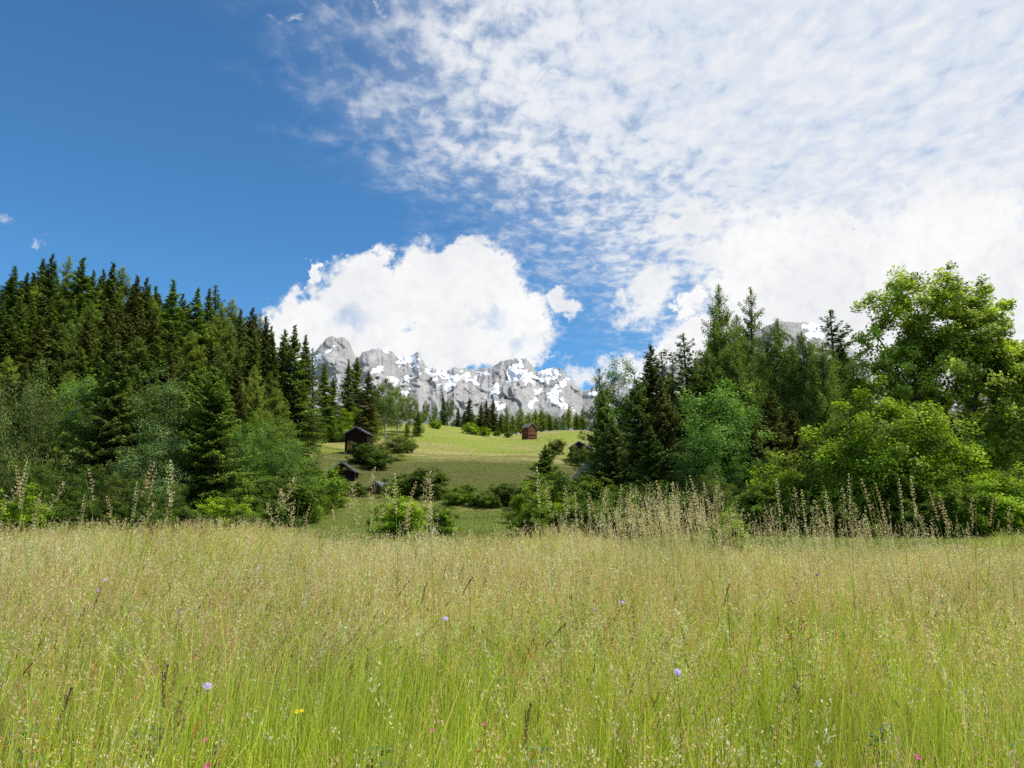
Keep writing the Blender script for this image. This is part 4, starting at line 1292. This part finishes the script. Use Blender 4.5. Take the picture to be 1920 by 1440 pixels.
ST = [stalk_mesh(1, 1.4, .20, .036, 130, .10, (.72, .55, .33), (.92, .82, .55)),
      stalk_mesh(2, 1.4, .19, .013, 110, .2, (.62, .38, .24), (.85, .6, .42)),
      stalk_mesh(3, 1.4, .24, .018, 150, .05, (.75, .66, .38), (.93, .86, .6)),
      stalk_mesh(4, 1.4, .20, .036, 110, .38, (.74, .58, .34), (.92, .8, .52))]
names_st = ['loose tawny', 'slim pinkish brown', 'long cream', 'arching straw coloured']
stalks = [(18, 905, 5, 1, 3), (38, 875, 4.6, -1, 1), (50, 868, 4.4, 1, 2), (78, 925, 5, 1, 0), (118, 905, 5.5, 1, 3), (172, 882, 5.2, -1, 1), (206, 932, 5.2, -1, 1), (160, 930, 5.5, 1, 2),
          (258, 905, 5, 1, 2), (267, 868, 4.7, 1, 1), (304, 882, 4.8, 1, 1), (328, 866, 4.5, -1, 2), (320, 925, 5.3, 1, 0), (290, 945, 5, 1, 3), (500, 945, 5, -1, 3), (542, 898, 4.6, 1, 3), (528, 920, 4.8, -1, 3), (560, 940, 5.2, 1, 0),
          (586, 945, 5, 1, 1), (655, 905, 5.2, 1, 0), (668, 930, 5.2, -1, 0), (705, 878, 4.5, 1, 0), (720, 915, 5, 1, 0), (743, 890, 4.9, -1, 2), (775, 905, 5.2, 1, 1), (796, 885, 4.6, 1, 0), (806, 900, 4.8, -1, 2), (815, 930, 5, 1, 0),
          (700, 935, 5.5, 1, 2), (765, 940, 5, 1, 0),
          (1008, 878, 5.0, -1, 2), (1020, 905, 5.2, -1, 0), (1056, 912, 5.4, -1, 0), (1076, 925, 5.5, -1, 2), (1108, 927, 5.5, -1, 1), (1145, 918, 5.3, 1, 0), (1168, 910, 5.2, 1, 2), (1182, 942, 5.6, -1, 0),
          (1237, 903, 5.3, -1, 1), (1250, 925, 5.4, -1, 2), (1266, 905, 5.2, 1, 2), (1291, 893, 5.1, -1, 1), (1310, 930, 5.3, 1, 1), (1320, 935, 5.4, -1, 1),
          (1452, 900, 5.1, -1, 2), (1482, 916, 5.2, -1, 0), (1502, 920, 5.2, -1, 2), (1528, 940, 5.5, -1, 0), (1547, 924, 5.3, -1, 2), (1566, 918, 5.2, -1, 0), (1595, 890, 4.9, 1, 2), (1617, 900, 5, -1, 1), (1632, 915, 5.2, -1, 1),
          (1678, 900, 5, -1, 2), (1702, 895, 4.9, -1, 2), (1672, 948, 5.4, -1, 3), (1737, 925, 5.3, -1, 1), (1751, 932, 5.3, -1, 1), (1772, 944, 5.6, -1, 1), (1832, 935, 5.4, 1, 0), (1870, 938, 5.4, 1, 1), (1901, 952, 5.7, 1, 0), (1600, 945, 5.5, -1, 0), (1425, 950, 5.6, -1, 0), (1395, 955, 5.6, 1, 0)]
GS = 'tall single grass stalks rising above the meadow'
near_ref = [(100, 'under the weeping tree'), (240, 'before the broad front spruce'), (360, 'before the silvery tree'), (480, 'before the wide spruce'), (600, 'before the bluish trees'), (690, 'before the half hidden barn'),
            (790, 'before the bright round bush'), (900, 'before the ball shaped bush'), (1040, 'before the young spruce'), (1130, 'left of the dark spruces'), (1220, 'before the dark spruces'),
            (1340, 'left of the olive bush'), (1440, 'right of the olive bush'), (1540, 'before the bright bush'), (1640, 'before the hazel'), (1760, 'right before the hazel'), (2000, 'below the maple')]
seen = {}
rs = random.Random(8)
for px, top, Y, s, k in stalks:
    p = at(px, top, Y)
    gx = p.x - s * [.10, .2, .05, .38][k] * .9
    z = H(gx, Y)
    hs = (p.z - z) / 1.4
    ref = next(t_ for lim, t_ in near_ref if px < lim)
    key = (k, ref)
    seen[key] = seen.get(key, 0) + 1
    hword = 'highest' if top < 890 else ('tall' if top < 915 else ('middling' if top < 935 else 'low'))
    sw = 'bending right' if s > 0 else 'bending left'
    o = thing('grass_stalk', f'{hword} {names_st[k]} grass stalk {sw}, {ref}', 'grass stalk', (gx, Y, z), rs.uniform(-.25, .25) + (0 if s > 0 else PI), (hs, hs, hs), GS)
    link('stem', ST[k][0], o)
    sh_ = link('seed_head', ST[k][1], o); sh_.scale = (rs.uniform(.6, 1.15),) * 2 + (1,)


# ------------------------------------------------------------------ flowers
def flowermat(name, c1, c2):
    m, T = newmat(name)
    d = principled(T, T.mix(T.attr('tint'), c1, c2), .6, .2)
    tl = T.n('ShaderNodeBsdfTranslucent'); T.put(tl.inputs[0], tuple(c2) + (1,))
    mx = T.n('ShaderNodeMixShader'); mx.inputs[0].default_value = .3
    T.nt.links.new(d, mx.inputs[1]); T.nt.links.new(tl.outputs[0], mx.inputs[2])
    out_surface(T, mx.outputs[0])
    return m


M['lilac'] = flowermat('lilac_petals', (.35, .26, .6), (.66, .58, .86))
M['magenta'] = flowermat('magenta_petals', (.35, .05, .4), (.6, .18, .62))
M['pink'] = flowermat('pink_petals', (.6, .04, .2), (.8, .15, .38))
M['yellow'] = flowermat('yellow_petals', (.75, .5, .01), (.9, .75, .03))
M['white'] = flowermat('white_petals', (.6, .6, .55), (.85, .85, .8))
M['rust'] = flowermat('rusty_heads', (.3, .12, .1), (.45, .22, .18))
M['fstem'] = flowermat('flower_stem', (.12, .2, .03), (.25, .36, .06))


def flower_mesh(key, seed, rad, n, form):
    r = np.random.default_rng(seed); g = MB()
    if form == 'dome':       # scabious: flat dome of small florets, larger outside
        for ring, (rr, cnt, ln) in enumerate(((.25, 9, .3), (.5, 14, .35), (.8, 20, .5))):
            a = np.linspace(0, 2 * PI, cnt, endpoint=False) + r.normal(0, .1, cnt)
            p = np.stack([np.cos(a) * rr * rad, np.sin(a) * rr * rad, np.full(cnt, (.45 - .55 * rr * rr) * rad)], 1)
            d = unit(np.stack([np.cos(a), np.sin(a), np.full(cnt, .5 - rr)], 1) + r.normal(0, .15, (cnt, 3)))
            b = unit(np.cross(np.array([0, 0, 1.])[None], d))
            g.diamonds(p, d * rad * ln * .6, b * rad * .16, r.uniform(.2, 1, cnt))
    elif form == 'ball':
        u = unit(r.normal(0, 1, (n, 3)))
        g.diamonds(u * rad * .6, u * rad * .45, unit(np.cross(u, r.normal(0, 1, (n, 3)))) * rad * .14, r.uniform(0, 1, n))
    elif form == 'spike':
        f = r.random(n); a = r.uniform(0, 2 * PI, n)
        p = np.stack([np.cos(a) * rad * .5, np.sin(a) * rad * .5, (f - .5) * rad * 3.2], 1)
        d = unit(np.stack([np.cos(a), np.sin(a), np.full(n, .4)], 1))
        g.diamonds(p, d * rad * .4, unit(np.cross(d, r.normal(0, 1, (n, 3)))) * rad * .2, r.uniform(0, 1, n))
    else:                    # five open petals
        a = np.linspace(0, 2 * PI, 5, endpoint=False)
        d = np.stack([np.cos(a), np.sin(a), np.full(5, .35)], 1); d = unit(d)
        b = unit(np.cross(np.array([0, 0, 1.])[None], d))
        g.diamonds(d * rad * .55, d * rad * .5, b * rad * .34, np.array([.3, .8, .5, 1, .6]))
        u = unit(r.normal(0, 1, (16, 3)) + [0, 0, 1.2])
        g.diamonds(u * rad * .15, u * rad * .1, unit(np.cross(u, r.normal(0, 1, (16, 3)))) * rad * .06, np.full(16, .1))
    return g.mesh('head_' + key, M[key])


def add_flower(name, key, me, px, py, hf, label, tilt=(0, 0), sc=1.):
    """on the sight line through the photo pixel where it comes down to height hf over the ground"""
    lo, hi = 1.4, 30.
    for _ in range(40):
        mid = (lo + hi) / 2
        p = at(px, py, mid)
        if p.z - H(p.x, p.y) > hf: lo = mid
        else: hi = mid
    p = at(px, py, (lo + hi) / 2)
    z = H(p.x, p.y)
    o = thing(name, label, 'flower', (p.x, p.y, z), 0, (1, 1, 1))
    hh = p.z - z
    g = MB(); t = np.linspace(0, 1, 7)
    g.tube(np.stack([.03 * np.sin(t * 2.2) - .03 * math.sin(2.2), .02 * t * (1 - t), (hh - .003) * t], 1), [.0016] * 7, 5, .5)
    link('stem', g.mesh('flower_stem', M['fstem'], smooth=True), o)
    h_ = link('head', me, o)
    h_.location = (0, 0, hh); h_.rotation_euler = (tilt[0], tilt[1], 0); h_.scale = (sc * .78,) * 3
    return o


f_l = flower_mesh('lilac', 1, .017, 0, 'dome')
f_m = flower_mesh('magenta', 2, .014, 46, 'ball')
f_p = flower_mesh('pink', 3, .011, 40, 'five')
f_y = flower_mesh('yellow', 4, .011, 0, 'five')
f_w = flower_mesh('white', 5, .013, 40, 'ball')
f_r = flower_mesh('rust', 6, .011, 44, 'ball')
f_s = flower_mesh('lilac', 7, .011, 50, 'spike')
FL = [('scabious_flower', 'lilac', f_l, 389, 1286, .66, 'largest pale lilac scabious, low in the left foreground', (.5, .35), 1.15),
      ('scabious_flower', 'lilac', f_l, 835, 1160, .74, 'lilac scabious in the middle of the meadow', (.6, .2), 1.1),
      ('scabious_flower', 'lilac', f_l, 1270, 1260, .68, 'lilac scabious right of centre in the lower meadow', (.8, .4), 1.1),
      ('scabious_flower', 'lilac', f_l, 197, 1087, .76, 'lilac scabious high in the left meadow', (.4, .2), 1.2),
      ('scabious_flower', 'lilac', f_l, 183, 1108, .76, 'faded lilac scabious just below another on the left', (.4, -.2), 1.2),
      ('scabious_flower', 'lilac', f_l, 484, 1065, .76, 'tiny lilac scabious below the wide spruce', (.5, 0), 1.3),
      ('scabious_flower', 'lilac', f_l, 1166, 1129, .75, 'small lilac scabious between seed heads at the centre right', (.5, .2), 1.1),
      ('sage_flower', 'lilac', f_s, 336, 1145, .72, 'blue violet flower spike on the left', (0, .2), 1.1),
      ('sage_flower', 'lilac', f_s, 600, 998, .86, 'violet flower spike touching the skyline of the meadow', (0, 0), 1.5),
      ('sage_flower', 'lilac', f_s, 1112, 1145, .73, 'violet flower spike left of the small scabious', (0, .2), 1.),
      ('knapweed_flower', 'magenta', f_m, 883, 1051, .82, 'vivid purple knapweed near the top of the meadow', (.5, 0), 1.25),
      ('knapweed_flower', 'magenta', f_m, 910, 1063, .8, 'fainter purple knapweed right of the vivid one', (.5, 0), .9),
      ('knapweed_flower', 'magenta', f_m, 1532, 1078, .78, 'purple knapweed in the right part of the meadow', (.5, .3), 1.2),
      ('pink_flower', 'pink', f_p, 388, 1436, .6, 'pink carnation like flower at the bottom edge', (.9, 0), 1.2),
      ('pink_flower', 'pink', f_p, 385, 1387, .6, 'dull pink flower above the one on the bottom edge', (.8, .5), .9),
      ('pink_flower', 'pink', f_p, 811, 1370, .6, 'pink flower low in the middle of the meadow', (.9, 0), 1.),
      ('pink_flower', 'pink', f_p, 909, 1357, .6, 'second pink flower low in the middle, further right', (.9, 0), .9),
      ('pink_flower', 'pink', f_p, 1722, 1420, .6, 'pink flower in the lower right corner', (.9, 0), 1.1),
      ('buttercup_flower', 'yellow', f_y, 558, 1335, .6, 'yellow flower in the lower left foreground', (.7, 0), 1.2),
      ('buttercup_flower', 'yellow', f_y, 566, 1333, .61, 'yellow flower touching its twin on the left', (.7, .4), 1.),
      ('hawkbit_flower', 'yellow', f_y, 1234, 1028, .8, 'yellow flower at the far rim of the meadow', (.9, 0), 2.6),
      ('yarrow_flower', 'white', f_w, 1535, 1431, .58, 'white flower at the bottom edge on the right', (.5, 0), 1.2),
      ('clover_flower', 'rust', f_r, 1458, 1158, .72, 'reddish brown flower head, left of a loose pair', (.3, 0), 1.),
      ('clover_flower', 'rust', f_r, 1483, 1196, .7, 'brown flower head lower in the right meadow', (.3, 0), 1.),
      ('clover_flower', 'rust', f_r, 1515, 1198, .7, 'small brown flower head right of the lower brown one', (.3, 0), .8),
      ('clover_flower', 'rust', f_r, 1416, 1152, .72, 'mauve brown flower head near the top right meadow', (.3, 0), .9),
      ]
for nm, key, me, px, py, hf, lab, tl_, sc_ in FL:
    add_flower(nm, key, me, px, py, hf, lab, tl_, sc_)


SPK = MB()
r_ = np.random.default_rng(61)
n_ = 130
f_ = r_.random(n_); a_ = r_.uniform(0, 2 * PI, n_)
p_ = np.stack([np.cos(a_) * .004 + .02 * f_ ** 2, np.sin(a_) * .004, (f_ - .85) * .15], 1)
d_ = unit(np.stack([np.cos(a_) * .4, np.sin(a_) * .4, np.full(n_, 1.)], 1))
SPK.diamonds(p_, d_ * .006, unit(np.cross(d_, r_.normal(0, 1, (n_, 3)))) * .0022, r_.uniform(0, 1, n_))
M['brown'] = flowermat('brown_spikes', (.14, .075, .04), (.34, .2, .11))
spk = SPK.mesh('brown_spike_head', M['brown'])
for px, py, hf, lab, tl_, sc_ in (
        (742, 1075, .8, 'dark brown grass spike, left of several in the meadow centre', (0, -.15), 1.5),
        (760, 1092, .78, 'dark brown grass spike leaning right in the meadow centre', (0, .45), 1.4),
        (795, 1098, .78, 'brown spike between the central group and the lilac scabious', (0, .1), 1.3),
        (833, 1062, .82, 'upright brown spike above the central lilac scabious', (0, .05), 1.6),
        (868, 1058, .82, 'long brown spike just left of the vivid purple knapweed', (0, .3), 1.7),
        (880, 1085, .8, 'brown spike below the vivid purple knapweed', (0, .4), 1.4),
        (1050, 1172, .72, 'leaning brown spike right of the meadow centre', (0, .6), 1.5),
        (122, 1300, .66, 'brown spike left of the largest scabious', (0, .1), 1.5),
        (305, 1258, .68, 'thick brown spike above left of the largest scabious', (0, -.1), 1.5),
        (328, 1325, .62, 'dark upright spike below left of the largest scabious', (0, 0), 1.4),
        (1068, 1118, .75, 'brown spike below the middle of the meadow rim', (0, -.2), 1.3),
        (1362, 1100, .76, 'brown spike in the right half of the meadow', (0, .15), 1.4),
        (985, 1330, .64, 'dark spike low right of the pink pair', (0, 0), 1.4)):
    o = add_flower('grass_spike', 'brown', spk, px, py, hf, lab, tl_, sc_ * .8)
    o['category'] = 'grass stalk'
M['weed'] = leafmat('weed_leaves', (.04, .08, .03), (.2, .3, .12), .3, .15)
for px, py, hf, lab, sd in ((1492, 1262, .5, 'blue green leafy weed in the right foreground', 1), (45, 1395, .42, 'leafy weed in the lower left corner', 2), (720, 1430, .4, 'light green leafy weed at the bottom edge', 3),
                            (295, 1405, .42, 'leafy weed above left of the bottom pink flower', 4), (1010, 1425, .42, 'leafy weed at the bottom edge right of centre', 5), (1640, 1395, .42, 'leafy weed in the lower right foreground', 6)):
    lo, hi = 1.4, 30.
    for _ in range(40):
        mid = (lo + hi) / 2
        p = at(px, py, mid)
        if p.z - H(p.x, p.y) > hf: lo = mid
        else: hi = mid
    z = H(p.x, p.y)
    o = thing('leafy_weed', lab, 'weed', (p.x, p.y, z), sd)
    r_ = np.random.default_rng(sd); g = MB()
    t_ = np.linspace(0, 1, 6)
    g.tube(np.stack([.03 * t_ ** 2, 0 * t_, (hf + .05) * t_], 1), np.interp(t_, [0, 1], [.004, .002]), 6, .4)
    link('stem', g.mesh('weed_stem', M['fstem'], smooth=True), o)
    g = MB()
    for k in range(34):
        f = r_.uniform(.3, 1.05); a = k * 2.4; L_ = .11 * (1.25 - f) + .035
        b0 = np.array([.03 * f * f, 0, (hf + .05) * f]); dr = np.array([math.cos(a), math.sin(a), .55])
        sd_ = np.array([-math.sin(a), math.cos(a), 0])
        c_ = [b0 + dr * L_ * q - np.array([0, 0, .5 * L_ * q * q]) for q in (0, .35, .7, 1)]
        w_ = [.004, .2 * L_, .16 * L_, .002]
        v = []
        for cc_, ww in zip(c_, w_): v += [cc_ - sd_ * ww, cc_ + sd_ * ww]
        g.add(np.array(v), q=[(0, 1, 3, 2), (2, 3, 5, 4), (4, 5, 7, 6)], a=np.full(8, r_.uniform(.2, .9)))
    link('leaves', g.mesh('weed_leaves', M['weed'], smooth=True), o)


# yellow bedstraw, uncountable froth of tiny flowers
def bedstraw():
    g = MB(); r = np.random.default_rng(9)
    n = 260
    cx = r.uniform(-1.6, -.62, n); cy = r.uniform(1.75, 2.5, n)
    z = hgt(cx, cy) + r.uniform(.38, .56, n)
    root = np.stack([cx, cy, z - .45], 1)
    ribbons(g, root, np.full(n, .45), r.normal(0, .04, (n, 2)), 1.5, np.full(n, .003), pal(r, n, (.15, .25, .03), (.3, .4, .06)), 3, .6, r)
    k = 26
    p = np.repeat(np.stack([cx, cy, z], 1), k, 0) + r.normal(0, 1, (n * k, 3)) * [.014, .014, .035]
    spikelets(g, p, unit(r.normal(0, 1, (n * k, 3))), np.full(n * k, .006), np.full(n * k, .005), pal(r, n * k, (.6, .5, .02), (.85, .75, .06)), r)
    return g


tag(link('bedstraw', bedstraw().mesh('bedstraw', M['grass'], col=True)), 'froth of tiny yellow bedstraw flowers in the lower left corner', 'wildflowers', kind='stuff')


# ------------------------------------------------------------------ bird
def bird():
    import bmesh
    bm = bmesh.new()
    rings = [(-.16, .004, .0), (-.10, .014, .0), (-.05, .028, 0), (.01, .036, 0), (.06, .028, .004), (.09, .02, .01), (.12, .018, .012), (.14, .008, .008), (.165, .001, .005)]
    prev = None
    for x, r_, z in rings:
        vs = [bm.verts.new((x, math.cos(a) * r_, z + math.sin(a) * r_)) for a in [k * PI / 4 for k in range(8)]]
        if prev:
            for k in range(8): bm.faces.new((prev[k], prev[(k + 1) % 8], vs[(k + 1) % 8], vs[k]))
        prev = vs
    for s in (-1, 1):
        pts = [(.05, .02, .01), (.07, .15, .07), (.03, .32, .05), (-.03, .18, .06), (-.05, .02, .01)]
        top = [bm.verts.new((a, s * b, c + .004)) for a, b, c in pts]
        bot = [bm.verts.new((a, s * b, c - .004)) for a, b, c in pts]
        bm.faces.new(top); bm.faces.new(bot[::-1])
        for k in range(5): bm.faces.new((top[k], top[(k + 1) % 5], bot[(k + 1) % 5], bot[k]))
    t = [bm.verts.new(v) for v in ((-.14, .012, 0), (-.25, .045, .0), (-.25, -.045, 0), (-.14, -.012, 0))]
    bm.faces.new(t)
    me = bpy.data.meshes.new('bird'); bm.to_mesh(me); bm.free()
    m, T = newmat('dark_feathers')
    tc = T.n('ShaderNodeTexCoord')
    out_surface(T, principled(T, T.mix(T.noise(tc.outputs['Object'], 20, 3), (.02, .02, .02), (.09, .08, .07)), .7, .2))
    me.materials.append(m)
    o = link('bird', me)
    o.location = at(1601, 430, 110); o.rotation_euler = (.5, -.3, .5)
    tag(o, 'small dark bird flying in front of the white cloud on the right', 'bird')


bird()

# ------------------------------------------------------------------ sun and sky
SUN_EL, SUN_AZ = math.radians(56), math.radians(104)   # azimuth clockwise from the view direction (+Y)
sd = Vector((math.sin(SUN_AZ) * math.cos(SUN_EL), math.cos(SUN_AZ) * math.cos(SUN_EL), math.sin(SUN_EL)))
sl = bpy.data.lights.new('sun', 'SUN'); sl.energy = 5.0; sl.angle = math.radians(.53); sl.color = (1, .95, .87)
so = bpy.data.objects.new('sun', sl); C.objects.link(so)
so.rotation_euler = sd.to_track_quat('Z', 'Y').to_euler(); so.location = (60, -20, 90)

w = bpy.data.worlds.new('World'); S.world = w; w.use_nodes = True
w.node_tree.nodes.clear()
T = NT(w.node_tree)
sky = T.n('ShaderNodeTexSky'); sky.sky_type = 'NISHITA'; sky.sun_disc = False
sky.sun_elevation = SUN_EL; sky.sun_rotation = SUN_AZ; sky.altitude = 1300; sky.air_density = 1.0; sky.dust_density = .6; sky.ozone_density = 2.
tc = T.n('ShaderNodeTexCoord')
D = T.v('NORMALIZE', tc.outputs['Generated'])
# fixed compass frame looking at the mountains, in hundreds of photo pixels
fw = T.m('MAXIMUM', T.v('DOT_PRODUCT', D, (0, cp, sp)), .12)
U = T.m('ADD', T.m('MULTIPLY', T.m('DIVIDE', T.v('DOT_PRODUCT', D, (1, 0, 0)), fw), F / 100), 9.6)
Vv = T.m('SUBTRACT', 7.2, T.m('MULTIPLY', T.m('DIVIDE', T.v('DOT_PRODUCT', D, (0, -sp, cp)), fw), F / 100))
UV = T.xyz(U, Vv, 0)
dx, dy, dz = T.sep(D)
zc = T.m('MAXIMUM', dz, .06)
PL = T.xyz(T.m('DIVIDE', dx, zc), T.m('DIVIDE', dy, zc), 0)      # on a cloud deck overhead
# --- high cloud sheet
big = T.noise(PL, .9, 3, .5)
med = T.noise(PL, 4.5, 5, .6, .3)
rip = T.noise(T.v('MULTIPLY', PL, (1., .62, 1)), 21, 4, .6, .3)
fib = T.noise(T.v('MULTIPLY', UV, (2.2, .45, 1)), .8, 6, .65, .5)
xb = T.m('ADD', 5.1, T.m('MULTIPLY', T.m('MAXIMUM', T.m('SUBTRACT', Vv, 2.2), 0), 1.35))
cov = T.m('DIVIDE', T.m('SUBTRACT', U, xb), 8.6)
cov = T.m('ADD', cov, T.m('MULTIPLY', T.m('SUBTRACT', big, .5), .5))
cov = T.m('MINIMUM', cov, .95)
edge = T.ss(T.m('ADD', cov, T.m('MULTIPLY', T.m('SUBTRACT', med, .5), .5)), -.14, .5)
body = T.m('ADD', T.m('MULTIPLY', T.m('SUBTRACT', rip, .5), 2.5), T.m('MULTIPLY', T.m('SUBTRACT', med, .5), 1.7))
mot = T.noise(T.v('MULTIPLY', PL, (1., .7, 1)), 11, 4, .55, .3)
body = T.m('ADD', T.m('MULTIPLY', body, .8), T.m('MULTIPLY', T.m('SUBTRACT', mot, .5), 1.6))
a1 = T.ss(T.m('ADD', body, T.m('MULTIPLY', cov, 1.3)), -.42, 1.05)
a1 = T.m('MULTIPLY', T.m('MULTIPLY', a1, edge), .93)
# veil
veil = T.m('MULTIPLY', T.ss(T.m('ADD', cov, T.m('MULTIPLY', T.m('SUBTRACT', med, .5), .6)), -.08, .75), .5)
a1 = T.m('MAXIMUM', a1, veil)


wp = T.v('SUBTRACT', T.noise(UV, 1.6, 5, .6, 0., col=True), (.5, .5, .5))
wp2 = T.v('SUBTRACT', T.noise(UV, 6., 4, .6, 0., col=True), (.5, .5, .5))
UVw = T.v('ADD', T.v('ADD', UV, T.v('MULTIPLY', wp, (1.3, 1.3, 0))), T.v('MULTIPLY', wp2, (.35, .35, 0)))


def blobs(lst, base=None):
    r_ = base
    for cx, cy, rx, ry in lst:
        v = T.v('MULTIPLY', T.v('SUBTRACT', UVw, (cx / 100, cy / 100, 0)), (100 / rx, 100 / ry, 0))
        f = T.m('SUBTRACT', 1., T.v('LENGTH', v))
        r_ = f if r_ is None else T.m('MAXIMUM', r_, f)
    return r_


nW = T.noise(UV, 1.1, 8, .6, 0.)
nF = T.noise(UV, 3.2, 7, .62, .2)
nzc = T.m('ADD', T.m('MULTIPLY', T.m('SUBTRACT', nW, .5), 1.5), T.m('MULTIPLY', T.m('SUBTRACT', nF, .5), .7))
f1 = blobs([(600, 620, 110, 90), (690, 580, 120, 115), (790, 560, 120, 110), (900, 545, 100, 98), (960, 600, 80, 75), (850, 650, 200, 75), (960, 650, 85, 60), (900, 510, 95, 75), (690, 520, 70, 60), (680, 650, 150, 60), (540, 640, 60, 60), (595, 520, 22, 30)])
hole = T.m('MULTIPLY', T.ss(T.m('ADD', blobs([(655, 602, 46, 30), (930, 598, 50, 26), (975, 640, 50, 25)]), T.m('MULTIPLY', nzc, 1.2)), -.1, 1.3), .4)
f2 = blobs([(1480, 540, 190, 165), (1640, 590, 260, 200), (1800, 560, 250, 260), (1360, 650, 150, 90), (1270, 690, 70, 50), (1300, 563, 34, 28), (1560, 480, 120, 90)])
f3 = blobs([(1210, 560, 58, 70), (1235, 510, 40, 55), (1170, 560, 45, 30), (1055, 565, 32, 20), (1110, 705, 90, 38), (1180, 690, 60, 30), (1240, 430, 60, 30), (1320, 410, 60, 30), (1040, 560, 25, 12)])
f4 = blobs([(5, 400, 34, 16), (66, 447, 22, 12), (545, 34, 28, 12), (716, 8, 14, 18)])
c1 = T.m('MULTIPLY', T.ss(T.m('ADD', T.m('MULTIPLY', f1, 1.5), nzc), .0, .5), T.m('SUBTRACT', 1, hole))
c2 = T.ss(T.m('ADD', T.m('MULTIPLY', f2, 1.6), nzc), -.02, .5)
c3 = T.m('MULTIPLY', T.ss(T.m('ADD', f3, T.m('MULTIPLY', nzc, 2.2)), 0., .75), .9)
c4 = T.m('MULTIPLY', T.ss(T.m('ADD', f4, T.m('MULTIPLY', nzc, 2.5)), .1, 1.2), .45)
a2 = T.m('MAXIMUM', T.m('MAXIMUM', c1, c2), T.m('MAXIMUM', c3, c4))
front = T.ss(T.v('DOT_PRODUCT', D, (0, cp, sp)), .2, .4)
a2 = T.m('MULTIPLY', a2, front)
# elsewhere in the sky: ordinary broken cloud
gen = T.m('MULTIPLY', T.ss(T.m('ADD', med, T.m('MULTIPLY', big, .6)), .75, .95), T.m('SUBTRACT', 1, front))
a1 = T.m('MULTIPLY', a1, front)
a1 = T.m('MAXIMUM', a1, T.m('MULTIPLY', gen, .9))
blue = T.mix(1., sky.outputs[0], (.62, 1.18, 1.48), 'MULTIPLY')
k = T.m('MULTIPLY', 1., 1.)
bg = T.mix(1., blue, (.105, .105, .105), 'MULTIPLY')
hi = T.mix(T.ss(body, -.5, .6), (.70, .77, .88), (.90, .91, .93))
sh = T.ss(T.m('ADD', T.noise(T.v('ADD', UV, (0, .35, 0)), .55, 5, .55), T.m('MULTIPLY', nF, .25)), .45, .78)
cu = T.mix(T.m('MULTIPLY', T.m('ADD', T.m('MULTIPLY', sh, .6), T.m('MULTIPLY', T.ss(nF, .45, .7), .35)), .8), (.98, .98, .98), (.76, .78, .82))
cfin = T.mix(a1, bg, hi)
cfin = T.mix(a2, cfin, cu)
b = T.n('ShaderNodeBackground'); T.put(b.inputs[0], cfin); b.inputs[1].default_value = 1.
o = T.n('ShaderNodeOutputWorld'); T.nt.links.new(b.outputs[0], o.inputs[0])
w.cycles.sampling_method = 'MANUAL'; w.cycles.sample_map_resolution = 512

# ------------------------------------------------------------------ render settings
S.render.engine = 'CYCLES'
S.view_settings.view_transform = 'Standard'; S.view_settings.look = 'None'; S.view_settings.exposure = 0
S.cycles.max_bounces = 5; S.cycles.diffuse_bounces = 3; S.cycles.glossy_bounces = 2; S.cycles.transmission_bounces = 3
S.cycles.use_denoising = False
S.render.filter_size = 1.2 if hasattr(S.render, 'filter_size') else 1.5
bpy.context.view_layer.update()
